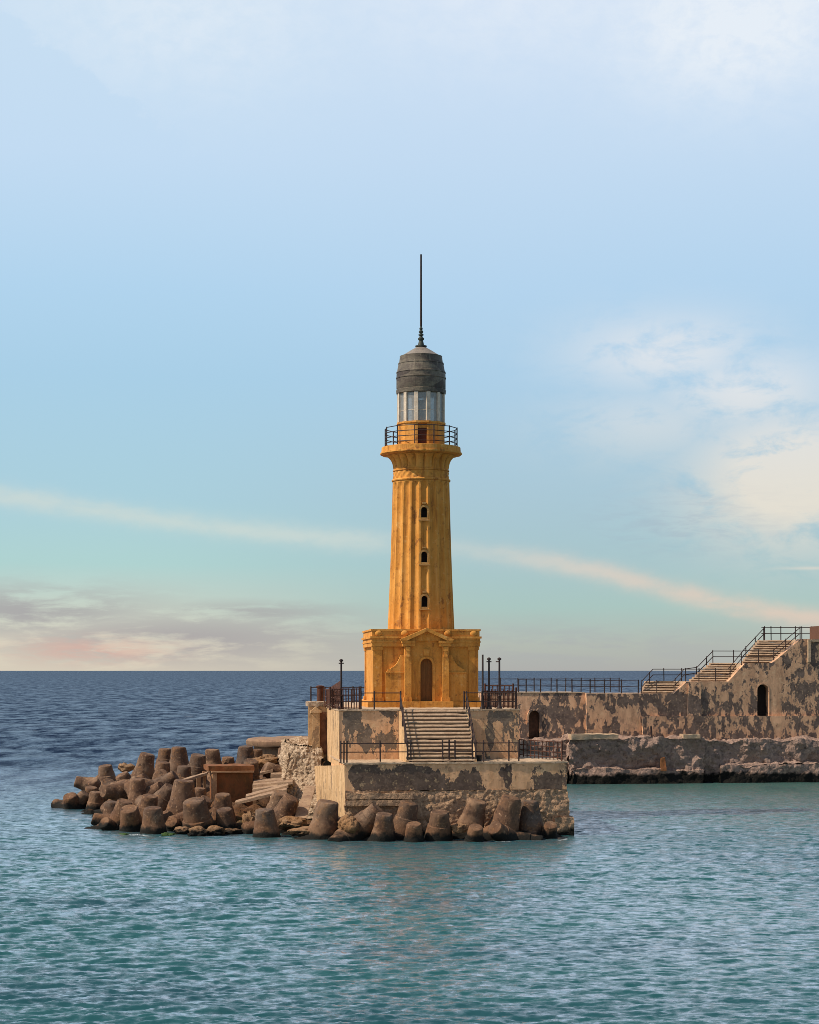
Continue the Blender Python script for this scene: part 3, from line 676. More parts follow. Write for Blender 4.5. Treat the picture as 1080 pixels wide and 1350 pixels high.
    for s in (-1, 1):
        e = [(s*1.56, 10.52), (s*1.56, 10.62), (0, 11.28), (0, 11.13), (s*1.22, 10.60), (s*1.22, 10.52)]
        e2 = [(s*1.56, 10.525), (s*1.20, 10.525), (0, 11.06), (0, 11.26), (s*1.60, 10.60)]
        if s > 0: e2 = e2[::-1]
        b = B(); prism_uz(b, LB, e2, fv-.20, -2.9); obj('raking_cornice', b, Y, r)
    # fluted shaft with window holes
    z0, z1, N = 11.20, 20.02, 20
    wins = [(667.5, 682.5), (726.5, 741.5), (785, 800.5)]
    wz = [(WZ(b_, 111.2), WZ(a_, 111.2)) for a_, b_ in wins]
    prof = []; nz = 130
    for i in range(nz+1):
        q = i/nz; prof.append((1.99-.30*q-.03*math.sin(q*math.pi), z0+(z1-z0)*q))
    def rm(rr, th, z):
        ph = ((th-LA)/(2*math.pi)*N+.5) % 1.0*2-1
        fade = min(1, max(0, (z1-.10-z)/.22)); fade = math.sqrt(max(0, fade))
        return rr-.135*(1-min(1, abs(ph)/.80)**2.0)*fade
    b = B(); nseg = N*20; rings = lathe(b, LX, LY, prof, nseg, LA, rm)
    kill = []
    for f in b.faces:
        c = f.calc_center_median(); d = c-Vector((LX, LY, 0)); th = math.atan2(d.x, -d.y)-LA
        if len(f.verts) == 4 and abs(th)*1.85 < .24:
            for a_, b_ in wz:
                if a_-.02 < c.z < b_+.03: kill.append(f); break
    bmesh.ops.delete(b, geom=kill, context='FACES')
    obj('shaft', b, Y, r, smooth=24)
    tdir = L(1, 0, 0)-L(0, 0, 0); ndir = L(0, -1, 0)-L(0, 0, 0)
    for a_, b_ in wz:
        q = ((a_+b_)/2-z0)/(z1-z0); rr = 1.99-.30*q-.03*math.sin(q*math.pi)-.10
        b = B(); arch_ring(b, L(0, 0, 0)-Vector((0, 0, 0)), tdir, ndir, .185, a_+.02, b_-.02, .115, rr-.28, rr+.085); wf = obj('window', b, M['frame'], r)
        b = B(); box(b, L, -.34, .34, -(rr+.14), -(rr-.05), a_-.17, a_-.10); obj('sill', b, M['frame'], wf)
        b = B(); box(b, L, -.11, .11, -(rr+.13), -(rr-.05), b_+.16, b_+.25); obj('hood', b, M['frame'], wf)
        b = B(); arch_solid(b, L(0, 0, 0), tdir, ndir, .20, a_, b_, rr-.34, rr-.30); obj('shade_backing', b, M['void'], wf)  # near-black sheet standing in for the shade inside the shaft
    # neck and capital
    prof = [(1.66, 20.02), (1.74, 20.04), (1.76, 20.10), (1.72, 20.16), (1.64, 20.18), (1.62, 20.62), (1.68, 20.64), (1.69, 20.69), (1.64, 20.72)]
    def nm(rr, th, z):
        return rr+(.035*math.cos(th*24)*math.sin((z-20.18)/.44*math.pi*2) if 20.18 < z < 20.62 else 0)
    pp = prof[:5]+[(1.64, 20.18+.44*i/8) for i in range(1, 8)]+prof[5:]
    b = B(); lathe(b, LX, LY, pp, 160, 0, nm); obj('neck_band', b, Y, r, smooth=40)
    pp = []
    for i in range(15):
        q = i/14; pp.append((1.63+.34*q**3.4+.04*q, 20.72+.84*q))
    def cm(rr, th, z):
        ph = abs(math.sin((th-LA)*10)); q = (z-20.72)/.84
        return rr+(.10+.10*q)*(ph**.6-.75)*min(1, q*6)
    b = B(); lathe(b, LX, LY, pp, 240, 0, cm); obj('capital', b, Y, r, smooth=40)
    def sm(rr, th, z):
        return rr+.07*(abs(math.sin((th-LA)*10))**.7-.6)*max(0, min(1, (21.85-z)/.2))
    b = B(); lathe(b, LX, LY, [(1.9, 21.56), (2.36, 21.62), (2.42, 21.66), (2.42, 21.75), (2.36, 21.76), (2.35, 22.04), (2.34, 22.06), (1.30, 22.09)], 240, 0, sm); obj('gallery', b, Y, r, smooth=20)
    # gallery railing
    gr = thing('gallery_railing', '', '', (0, 0, 0)); bpy.data.objects.remove(gr)
    NP = 12; ph0 = R(-10); RR = 2.17
    pos = [Vector((LX+RR*math.sin(ph0+2*math.pi*i/NP), LY-RR*math.cos(ph0+2*math.pi*i/NP), 22.06)) for i in range(NP)]
    b = B()
    for hgt in (.22, .52, .82, 1.13):
        for i in range(NP): tube(b, pos[i]+Vector((0, 0, hgt)), pos[(i+1) % NP]+Vector((0, 0, hgt)), .026)
    gr = obj('gallery_railing', b, M['iron'], r)
    for i in range(NP):
        b = B(); tube(b, pos[i], pos[i]+Vector((0, 0, 1.17)), .036); obj('railing_post', b, M['iron'], gr)
    # lantern
    n = 12; p0 = R(-12)
    b = B(); lathe(b, LX, LY, [(1.43, 22.08), (1.43, 23.40), (1.49, 23.42), (1.49, 23.52)], n, p0)
    pa = p0+R(15); dn = Vector((math.sin(pa), -math.cos(pa), 0)); dt = Vector((math.cos(pa), math.sin(pa), 0)); ap = 1.43*math.cos(R(15))
    c = B(); o = Vector((LX, LY, 0))
    hexa(c, [o+dt*-.27+dn*(ap-.14)+Vector((0, 0, 22.12)), o+dt*.27+dn*(ap-.14)+Vector((0, 0, 22.12)), o+dt*.27+dn*(ap+.1)+Vector((0, 0, 22.12)), o+dt*-.27+dn*(ap+.1)+Vector((0, 0, 22.12)),
             o+dt*-.27+dn*(ap-.14)+Vector((0, 0, 23.36)), o+dt*.27+dn*(ap-.14)+Vector((0, 0, 23.36)), o+dt*.27+dn*(ap+.1)+Vector((0, 0, 23.36)), o+dt*-.27+dn*(ap+.1)+Vector((0, 0, 23.36))])
    bmesh.ops.recalc_face_normals(c, faces=c.faces)
    b = boolean(b, c); obj('lantern_drum', b, Y, r)
    b = B(); hexa(b, [o+dt*s+dn*(ap+d)+Vector((0, 0, z)) for z in (22.13, 23.1) for s, d in ((-.25, -.12), (.25, -.12), (.25, -.137), (-.25, -.137))]); bmesh.ops.recalc_face_normals(b, faces=b.faces); obj('lantern_door', b, M['door_dark'], r)
    vt = [Vector((LX+1.40*math.sin(p0+2*math.pi*i/n), LY-1.40*math.cos(p0+2*math.pi*i/n), 0)) for i in range(n)]
    for i in range(n):
        a = vt[i]; d = (a-Vector((LX, LY, 0))).normalized(); tt = Vector((-d.y, d.x, 0))
        b = B(); hexa(b, [a+tt*s+d*q+Vector((0, 0, z)) for z in (23.521, 25.27) for s, q in ((-.115, -.10), (.115, -.10), (.115, .03), (-.115, .03))]); bmesh.ops.recalc_face_normals(b, faces=b.faces); bevel(b, .012); obj('mullion', b, M['mullion'], r)
        c_ = vt[(i+1) % n]; e = (c_-a); en = e.normalized(); mid_n = ((a+c_)/2-Vector((LX, LY, 0))).normalized()
        b = B(); hexa(b, [q_+mid_n*k_-mid_n*.05+Vector((0, 0, z)) for z in (23.53, 25.26) for q_, k_ in ((a+en*.08, 0), (c_-en*.08, 0), (c_-en*.08, .012), (a+en*.08, .012))]); bmesh.ops.recalc_face_normals(b, faces=b.faces)
        pn = obj('glass_pane', b, M['glass'], r)
        b = B(); tube(b, a+en*.08-mid_n*.03+Vector((0, 0, 24.18)), c_-en*.08-mid_n*.03+Vector((0, 0, 24.18)), .014); obj('glazing_bar', b, M['mullion'], pn)
    b = B(); lathe(b, LX, LY, [(.30, 23.52), (.34, 23.6), (.30, 23.95), (.42, 24.05), (.46, 24.4), (.40, 24.75), (.18, 24.9)], 20); obj('lamp_lens', b, M['mullion'], r, smooth=40)
    b = B(); lathe(b, LX, LY, [(.1, 23.518), (1.38, 23.525)], 24); b2 = b; obj('lantern_floor', b2, M['mullion'], r)
    s_ = 1/22.1
    zz = lambda py: 8.8+(884-py)*s_
    prof = [(30.6, 521), (32.6, 520), (33.0, 515.5), (32.0, 514.6), (32.5, 513.5), (32.5, 500.8), (33.1, 500.2), (33.1, 498.9), (32.4, 498.2), (32.3, 493.2), (32.8, 492.6), (32.5, 491.2), (31.6, 490.9), (29.9, 481.5), (30.3, 480.9), (30.1, 479.6), (28.9, 479.2), (27.9, 471.6), (28.1, 470.6), (25.6, 470.0)]
    b = B(); lathe(b, LX, LY, [(a*s_, zz(z)) for a, z in prof], 24, p0); obj('dome', b, M['dome'], r, smooth=28)
    prof = [(25.4, 469.95), (20.5, 467.0), (14.5, 463.2), (9.0, 460.0), (6.0, 458.2)]
    b = B(); lathe(b, LX, LY, [(a*s_, zz(z)) for a, z in prof], 24, p0); obj('roof_cone', b, M['cone'], r, smooth=20)
    prof = [(6.2, 458.3), (7.6, 457.9), (7.7, 456.4), (4.2, 455.8), (3.6, 453), (2.7, 449.5), (3.9, 448.5), (4.1, 446.5), (2.6, 445.2), (1.8, 443.4), (3.4, 442.6), (3.4, 441.4), (1.7, 440.4), (2.9, 438.8), (2.9, 437), (1.5, 435.8), (2.2, 434.4), (2.2, 433), (1.3, 432), (1.3, 430)]
    b = B(); lathe(b, LX, LY, [(a*s_, zz(z)) for a, z in prof], 16); fi = obj('finial', b, M['bronze'], r, smooth=40)
    b = B(); tube(b, (LX, LY, zz(430)), (LX, LY, zz(336)), 1.45*s_, 8, 1.15*s_); obj('spire_rod', b, M['iron'], fi)
lighthouse()

# ------------------------------------------------------------------ railings, grilles, lamp posts
def railing(label, pts, posts, h=1.0, rails=(.52, .97), rp=.042, rr=.03, mat='iron', name='railing', group=None, mids=0):
    """pts: polyline of base points; posts: parameters 0..1 along it or absolute (index,frac)"""
    pts = [Vector(p) for p in pts]
    r = thing(name, label, 'railing', pts[0], group)
    up = Vector((0, 0, 1)); seg = [(pts[i+1]-pts[i]).length for i in range(len(pts)-1)]; tot = sum(seg)
    for k in rails:
        b = B()
        for i in range(len(pts)-1): tube(b, pts[i]+up*h*k, pts[i+1]+up*h*k, rr)
        obj('rail', b, M[mat], r)
    for q in posts:
        d = q*tot; i = 0
        while i < len(seg)-1 and d > seg[i]: d -= seg[i]; i += 1
        p = pts[i].lerp(pts[i+1], min(1, d/seg[i]))
        lean = Vector((random.uniform(-.02, .02), random.uniform(-.02, .02), 0))
        b = B(); tube(b, p-up*.02, p+up*h*1.04+lean, rp); obj('post', b, M[mat], r)
    return r
def grille(label, a, b_, h, nv, hz, r=.026, mat='rust_iron', gap=.06):
    a = Vector(a); b_ = Vector(b_); up = Vector((0, 0, 1)); d = b_-a
    rt = thing('iron_grille', label, 'fence', a)
    for i in range(nv):
        p = a+d*(i/(nv-1)); hh = h*(1.08 if i in (0, nv-1) else random.uniform(.96, 1.0))
        bb = B(); tube(bb, p+up*(gap if i not in (0, nv-1) else -.02), p+up*hh+Vector((random.uniform(-.03, .03), 0, 0)), r*(1.5 if i in (0, nv-1) else 1)); obj('bar' if i not in (0, nv-1) else 'post', bb, M[mat], rt)
    for k in hz:
        bb = B(); tube(bb, a+up*h*k, b_+up*h*k, r*.9); obj('rail', bb, M[mat], rt)
    return rt
def par(pxs, u0, u1, v): return [(u_at(p, v)-u0)/(u1-u0) for p in pxs]
v = .22
a, b_ = u_at(449.5, v), u_at(584, v)
railing('dark railing along the terrace edge, left half, in front of the worn steps', [P(a, v, ZT), P(b_, v, ZT)], par((449.5, 453.5, 457.5, 501.5, 542, 584), a, b_, v), 1.13, (.50, .90))
a, b_ = u_at(600, v), u_at(684, v)
railing('dark railing along the terrace edge, right half, below the tan wall', [P(a, v, ZT), P(b_, v, ZT)], par((600, 623, 637.5, 671, 684), a, b_, v), 1.13, (.50, .90))
a, b_ = u_at(585.5, v), u_at(599, v)
g = thing('gate', 'small dark iron gate between the two terrace railings', 'gate', P(a, v, ZT))
b = B(); 
for k in (.3, .62, .95): tube(b, P(a, v, ZT+1.13*k), P(b_, v, ZT+1.13*k), .028)
obj('gate_bars', b, M['iron'], g)
b = B(); um = (a+b_)/2; tube(b, P(um, v, ZT), P(um, v, ZT+1.2), .045); obj('post', b, M['iron'], g)
grille('rusty grid fence closing the right end of the low terrace', P(11.7, .35, ZT), P(10.05, 5.0, ZT), 1.05, 13, (.18, .45, .72, .98), .030)
v = 3.62
a, b_ = u_at(476, v), u_at(528, v)
railing('black railing on the platform edge left of the steps, below the yellow base', [P(a, v, ZU), P(b_, v, ZU)], par((476, 493.5, 528), a, b_, v), .98, (.45, .94))
a, b_ = u_at(612, v), u_at(680, v)
railing('black railing on the platform edge right of the steps, before the poles', [P(a, v, ZU), P(b_, v, ZU)], par((612, 636, 680), a, b_, v), .98, (.45, .94))
railing('slanting handrail down the left side of the worn steps', [P(SW0-.09, 3.5, ZU), P(SW0-.09, SV0+.05, ZT+.12)], (0, .33, .66, 1), 1.0, (.5, .9))
railing('slanting handrail down the right side of the worn steps', [P(SW1+.08, 3.5, ZU), P(SW1+.08, SV0+.05, ZT+.12)], (0, .33, .66, 1), 1.0, (.5, .9))
a, b_ = u_at(435, 3.8), u_at(474, 3.8)
grille('rusty grille on the platform edge behind the left lamp post', P(a, 3.8, ZU), P(b_, 3.8, ZU), 1.18, 12, (.08, .40, .68, .96), .034)
grille('rusty grille along the left flank of the platform, leading back to the rubble parapet', P(.1, 4.0, ZU), P(-.15, 11.8, ZU), 1.1, 10, (.15, .55, .95), .03)
grille('rusty grille among the poles at the right end of the platform', P(u_at(636, 4.6), 4.6, ZU), P(u_at(681, 4.6), 4.6, ZU), 1.12, 9, (.15, .5, .88), .038)
grille('second rusty grille set further back behind the right-hand poles', P(u_at(640, 8), 8.0, ZU), P(u_at(676, 8), 8.0, ZU), 1.3, 8, (.3, .7, .98), .038)
railing('thin railing at the back left of the platform against the sea', [P(u_at(410, 24.5), 24.5, ZU+.02), P(u_at(510, 25.0), 25.0, ZU+.02)], (0, .17, .34, .55, .66, 1), 1.05, (.5, .96), rp=.05)
# leaning rusty sheet and stub pillar on the deck
b = B(); s0, s1 = P(u_at(431, 9.5), 9.5, ZU), P(u_at(450, 6.0), 6.0, ZU)
hexa(b, [s0+Vector((0, 0, .25)), s1+Vector((0, 0, .25)), s1+Vector((0, .06, .25)), s0+Vector((0, .06, .25)), s0+Vector((0, 0, 1.05)), s1+Vector((0, 0, 1.62)), s1+Vector((0, .06, 1.62)), s0+Vector((0, .06, 1.05))])
sh = thing('rusty_sheet', 'dark rusty iron sheet with slanted top propped on the platform behind the left grille', 'metal sheet', s0)
obj('sheet', b, M['rust_iron'], sh)
for q in (.08, .5, .95):
    p = s0.lerp(s1, q); b = B(); tube(b, p-Vector((0, .04, .02)), p+Vector((0, -.04, 1.0+.5*q)), .04); obj('prop', b, M['rust_iron'], sh)
b = B(); p = P(u_at(422, 14), 14, ZU+.36); lathe(b, p.x, p.y, [(.20, p.z-.1), (.20, p.z+.75), (.25, p.z+.78), (.25, p.z+.86), (.12, p.z+.9)], 10)
tag(obj('bollard', b, M['rust_iron'], None, p, smooth=40), 'short thick dark bollard on the rubble parapet at the left end of the platform', 'bollard')
def lamp_post(px, v, ytop, label, style):
    p = P(u_at(px, v), v, ZU+.02); D = p.y; H = WZ(ytop, D)-p.z
    r = thing('lamp_post', label, 'lamp post', p, 'old lamp posts on the platform')
    b = B(); lathe(b, p.x, p.y, [(.17, p.z), (.17, p.z+.07), (.10, p.z+.16), (.085, p.z+.7), (.105, p.z+.73), (.06, p.z+.78)], 10); obj('base', b, M['iron'], r, smooth=40)
    b = B(); tube(b, p+Vector((0, 0, .77)), p+Vector((0, 0, H)), .058, 8, .05); obj('pole', b, M['iron'], r)
    if style:
        b = B(); lathe(b, p.x, p.y, [(.05, p.z+H-.02), (.11, p.z+H+.02), (.11, p.z+H+.08), (.03, p.z+H+.14)], 8); obj('cap', b, M['iron'], r)
        b = B(); e = .14 if style == 1 else .2
        tube(b, p+Vector((-e, 0, H-.10)), p+Vector((e*(1 if style == 1 else .2), 0, H-.10)), .035); obj('bracket', b, M['iron'], r)
lamp_post(450, 4.0, 872, 'lone dark lamp post with a cross bracket, left of the yellow base', 1)
lamp_post(636.5, 4.1, 863, 'tallest and plainest of the three dark poles right of the yellow base', 0)
lamp_post(644.8, 4.2, 870, 'middle one of the three dark poles right of the yellow base', 1)
lamp_post(658.5, 4.2, 870, 'pole with a stub arm, farthest right of the three by the yellow base', 2)
p = P(u_at(631, .8), .8, ZT+.02); b = B(); lathe(b, p.x, p.y, [(.15, p.z), (.20, p.z+.30), (.21, p.z+.32), (.18, p.z+.32)], 14)
tag(obj('bucket', b, M['bucket'], None, p, smooth=40), 'small black bucket on the terrace at the foot of the steps', 'bucket')

# ------------------------------------------------------------------ far sea wall, stair flights, quay
VW = 46.6
def zf(py, px=900): return WZ(py, P(u_at(px, VW), VW, 0).y)
def far_wall():
    U = lambda px: u_at(px, VW)
    r = thing('sea_wall', 'long high sea wall of peeling tan and grey plaster behind the lighthouse, with two arched doorways', 'wall', P(30, VW, 3))
    ZL = 3.55
    td = Vector((P.c, P.s, 0)); nd = Vector((P.s, -P.c, 0))
    # left section, battered back
    zt = zf(914, 760); uL, uM = U(640), U(773.3)
    b = B(); hexa(b, [P(uL, VW+.15, ZL-.6), P(uM, VW+.15, ZL-.6), P(uM, VW+6, ZL-.6), P(uL, VW+6, ZL-.6), P(uL, VW+.55, zt), P(uM, VW+.55, zt), P(uM, VW+6, zt), P(uL, VW+6, zt)])
    c = B(); ua = U(705.3); arch_solid(c, P(ua, VW, 0), td, nd, .44, ZL-.1, zf(937, 705), -.95, 1.0)
    b = boolean(b, c); s1 = obj('wall_section', b, M['sea_wall'], r)
    b = B(); arch_ring(b, P(ua, VW, 0), td, nd, .435, ZL+.05, zf(937, 705), .14, -.6, -.16, sill=False); obj('arch_surround', b, M['sea_wall'], s1)
    b = B(); arch_solid(b, P(ua, VW, 0), td, nd, .43, ZL-.05, zf(937, 705)-.01, -.94, -.80); obj('doorway_back', b, M['arch_brown'], s1)
    # right section with stepped, sloping top
    prof = [(773.5, 914.2), (888, 914.2), (903, 900.5), (905, 898.6), (960, 898.4), (981.5, 875), (983, 874.2), (1018, 874.0), (1055, 842.5), (1140, 842.5)]
    top = [(U(px), zf(py, px)) for px, py in prof]
    poly = [(top[0][0]+.12, ZL-.6), (top[-1][0], ZL-.6)]+top[::-1]
    poly[0] = (top[0][0], ZL-.6)
    b = B(); prism_uz(b, P, poly, VW-.10, VW+.75)
    c = B(); ub = U(1005.4); zd = zf(944, 1005); zdt = zf(902, 1005); arch_solid(c, P(ub, VW, 0), td, nd, .46, zd, zdt, -.70, 1.0)
    b = boolean(b, c); s2 = obj('wall_section', b, M['sea_wall'], r)
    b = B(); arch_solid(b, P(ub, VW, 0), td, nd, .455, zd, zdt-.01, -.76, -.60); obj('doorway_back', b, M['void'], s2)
    b = B(); arch_ring(b, P(ub, VW, 0), td, nd, .462, zd+.005, zdt, .09, .101, .125, sill=False); obj('arch_surround', b, M['sea_wall'], s2)
    # plinth, pilasters, panel
    b = B(); rough_hex(b, fbox(P, U(846), U(1140), VW-.42, VW-.105, ZL-.5, zf(944, 950)), .22, .03, 1.0, seed=41); obj('plinth', b, M['sea_wall'], r, smooth=40)
    b = B(); hexa(b, [P(U(905.5), VW-.36, zf(943.5)), P(U(924), VW-.30, zf(943.5)), P(U(924), VW-.105, zf(943.5)), P(U(905.5), VW-.105, zf(943.5)), P(U(907), VW-.18, zf(899)), P(U(923), VW-.14, zf(899)), P(U(923), VW-.105, zf(899)), P(U(907), VW-.105, zf(899))]); obj('pilaster', b, M['sea_wall'], r)
    b = B(); box(b, P, U(1064), U(1067.5), VW-.34, VW-.105, zf(873, 1060), zf(843, 1060)); box(b, P, U(1067.6), U(1140), VW-.30, VW-.105, zf(846, 1070), zf(843.2, 1070)); obj('panel_frame', b, M['coping'], r)
    b = B(); rough_hex(b, fbox(P, uL, uM, VW+.50, VW+6, zt+.004, zt+.07), .3, .02, 1.5, seed=42); obj('coping', b, M['coping'], r, smooth=40)
    # fill behind, levels of the walk
    b = B(); lev = [(773.5, 904, 914.2), (904, 982, 898.5), (982, 1060, 874.1), (1060, 1140, 842.6)]
    for i, (x0, x1, py) in enumerate(lev):
        box(b, P, U(x0)+.001, U(x1)-.001, VW+.755, VW+6.2, ZL-.5, zf(py, (x0+x1)/2)-.012)
    obj('core', b, M['coping'], r)
    # stair flights (three, skewed up to the right)
    def flight(x0, x1, y0, X0, X1, y1, n, label):
        t_ = thing('stair_flight', label, 'stairs', P(U((x0+x1)/2), VW+1, zf(y0, x0)), 'stair flights on the sea wall')
        za, zb = zf(y0, x0), zf(y1, X0)
        for k in range(n):
            q0 = k/n; q1 = (k+1)/n
            va = VW+.80+k*.26; ua_, ub_ = u_at(x0+(X0-x0)*q0, va), u_at(x1+(X1-x1)*q0, va)
            bb = B(); nosed(bb, P, ua_, ub_, va, va+.58, za+(zb-za)*q0-.004, za+(zb-za)*q1-.010, 60+k); obj('step', bb, M['steps'], t_, smooth=30)
        return
    flight(847, 892, 914.4, 853, 908, 897.8, 5, 'lowest short flight of pale steps on the sea wall')
    flight(911, 965, 898.4, 941, 986, 873.5, 8, 'middle flight of pale steps on the sea wall')
    flight(980, 1024, 874.0, 1003, 1060, 843, 10, 'topmost and longest flight of pale steps on the sea wall')
    # railings of the wall walk and the stairs
    railing('front railing of the long wall walk, from the lighthouse to the first steps', [P(U(686), VW+.7, zt+.06), P(U(845), VW+.85, zf(914.3, 845))], par((686, 696, 715, 737, 757, 781, 800, 822.5, 845), U(686), U(845), VW), 1.05, (.5, .95), rp=.05)
    railing('back railing of the long wall walk, seen through the front one', [P(U(634), VW+5.6, zt+.06), P(U(838), VW+5.6, zt+.06)], par((634, 652, 676, 700, 722, 745, 765, 786, 805, 826, 838), U(634), U(838), VW), 1.1, (.5, .95), rp=.045)
    z1, z2, z3, z4 = zf(914.3), zf(898.3), zf(873.8), zf(842.8)
    railing('far-side railing of the lowest steps and landing on the sea wall', [P(u_at(846, VW+.95), VW+.95, z1), P(u_at(861, VW+2.0), VW+2.0, z2), P(u_at(901, VW+2.6), VW+2.6, z2), P(u_at(919, VW+3.0), VW+3.0, z2+.15), P(u_at(940, VW+3.4), VW+3.4, z3)], (0, .16, .36, .56, .74, .9), 1.02, (.5, .95), rp=.04, rr=.034)
    railing('near-side railing of the lowest steps, rising to the middle landing', [P(u_at(866, VW+.40), VW+.40, z1), P(u_at(887.8, VW+.40), VW+.40, z1), P(u_at(902, VW+.42), VW+.42, z2), P(u_at(921.5, VW+.42), VW+.42, z2)], (0, .40, .72, 1), 1.02, (.5, .95), rp=.04, rr=.034)
    railing('far-side railing along the upper landing and topmost steps', [P(u_at(940, VW+3.2), VW+3.2, z3), P(u_at(979, VW+3.3), VW+3.3, z3), P(u_at(1007, VW+4.2), VW+4.2, z4)], (0, .32, .55, .78, 1), 1.02, (.5, .95), rp=.04, rr=.034)
    railing('near-side railing of the middle steps on the sea wall', [P(u_at(922, VW+.44), VW+.44, z2), P(u_at(960, VW+.44), VW+.44, z2), P(u_at(980, VW+.44), VW+.44, z3), P(u_at(1000, VW+.44), VW+.44, z3)], (.24, .47, .73, 1), 1.02, (.5, .95), rp=.04, rr=.034)
    railing('near-side railing of the topmost steps', [P(u_at(1001, VW+.5), VW+.5, z3), P(u_at(1019, VW+.5), VW+.5, z3), P(u_at(1055, VW+.5), VW+.5, z4)], (.3, .62, 1), 1.02, (.5, .95), rp=.04, rr=.034)
    railing('railing round the highest platform of the sea wall against the sky', [P(u_at(1004, VW+4.3), VW+4.3, z4), P(u_at(1066, VW+4.6), VW+4.6, z4), P(u_at(1110, VW+4.8), VW+4.8, z4)], (.04, .12, .24, .42, .5, .62, .8, 1), 1.12, (.5, .95), rp=.04, rr=.034)
    b = B(); box(b, P, u_at(1073, VW+2.6), u_at(1125, VW+2.6), VW+1.2, VW+3.6, z4, z4+1.12); h = thing('board_screen', 'brown boarded screen on top of the highest part of the sea wall', 'screen', P(u_at(1080, VW+1.2), VW+1.2, z4)); obj('boards', b, M['hut'], h)
    b = B()
    for k in range(8): box(b, P, u_at(1073, VW+2.6)+k*.36, u_at(1073, VW+2.6)+k*.36+.06, VW+1.14, VW+1.198, z4, z4+1.16)
    obj('battens', b, M['hut'], h)
    # rock quay below
    q = thing('rock_quay', 'rough eroded rock quay below the sea wall, dark at the waterline', 'quay', P(30, 45.4, 0))
    def chunk(x0, x1, seed, fo, ztop, nm='rock_mass', st=.13):
        b = B(); u0, u1 = u_at(x0, 45.4), u_at(x1, 45.4)
        rough_hex(b, [P(u0, 45.3-fo+.5, -1.0), P(u1, 45.3-fo+.5, -1.0), P(u1, VW+.3, -1.0), P(u0, VW+.3, -1.0), P(u0, 45.5-fo, ztop), P(u1, 45.5-fo, ztop), P(u1, VW+.3, ztop+.08), P(u0, VW+.3, ztop+.08)], .12, .36, .62, st, 2.3, seed=seed)
        obj(nm, b, M['quay'], q, smooth=24)
    chunk(600, 752, 71, .1, 3.35); chunk(748, 926, 72, .75, 3.55); chunk(927, 1150, 73, .35, 3.30)
    b = B(); rough_hex(b, [P(u_at(752, 45), 44.2, -.6), P(u_at(925, 45), 44.2, -.6), P(u_at(925, 45), 46, -.6), P(u_at(752, 45), 46, -.6), P(u_at(752, 45), 44.5, 1.25), P(u_at(925, 45), 44.5, .95), P(u_at(925, 45), 46, 1.25), P(u_at(752, 45), 46, 1.5)], .12, .22, .7, .10, 2.6, seed=75); obj('lower_ledge', b, M['quay'], q, smooth=32)
    b = B(); rough_hex(b, [P(u_at(945, 45), 44.5, -.6), P(u_at(1150, 45), 44.6, -.6), P(u_at(1150, 45), 46, -.6), P(u_at(945, 45), 46, -.6), P(u_at(950, 45), 44.8, 1.35), P(u_at(1150, 45), 44.7, 1.5), P(u_at(1150, 45), 46, 1.8), P(u_at(950, 45), 46, 1.6)], .12, .22, .7, .10, 2.6, seed=76); obj('lower_ledge', b, M['quay'], q, smooth=32)
    b = B(); rough_hex(b, fbox(P, u_at(752, 45), u_at(814, 45), 44.55, 46.2, 3.45, 3.85), .15, .07, 1.2, seed=78); obj('cap_slab', b, M['coping'], q, smooth=40)
    b = B(); rough_hex(b, fbox(P, u_at(899, 45), u_at(921, 45), 44.5, 45.6, 3.5, 3.8), .15, .06, 1.2, seed=79); obj('cap_slab', b, M['coping'], q, smooth=40)
    p = P(u_at(859.5, 45.3), 45.3, 3.6); b = B(); tube(b, p-Vector((0, 0, .2)), p+Vector((-.07, 0, .85)), .085, 8, .07)
    tag(obj('mooring_post', b, M['iron'], None, p), 'short dark leaning post standing on the rock quay before the sea wall', 'post')
    p = P(u_at(874.5, 44.5), 44.35, 1.0); b = B(); rough_hex(b, [p+Vector(c) for c in ((-.22, -.2, 0), (.22, -.2, 0), (.22, .4, 0), (-.22, .4, 0), (-.18, -.1, 1.0), (.08, -.1, 1.05), (.08, .4, 1.05), (-.18, .4, 1.0))], .12, .04, 2, seed=5)
    tag(obj('rusty_stump', b, M['rust'], None, p, smooth=40), 'upright rusty brown stump lodged in the rock quay', 'stump')
far_wall()

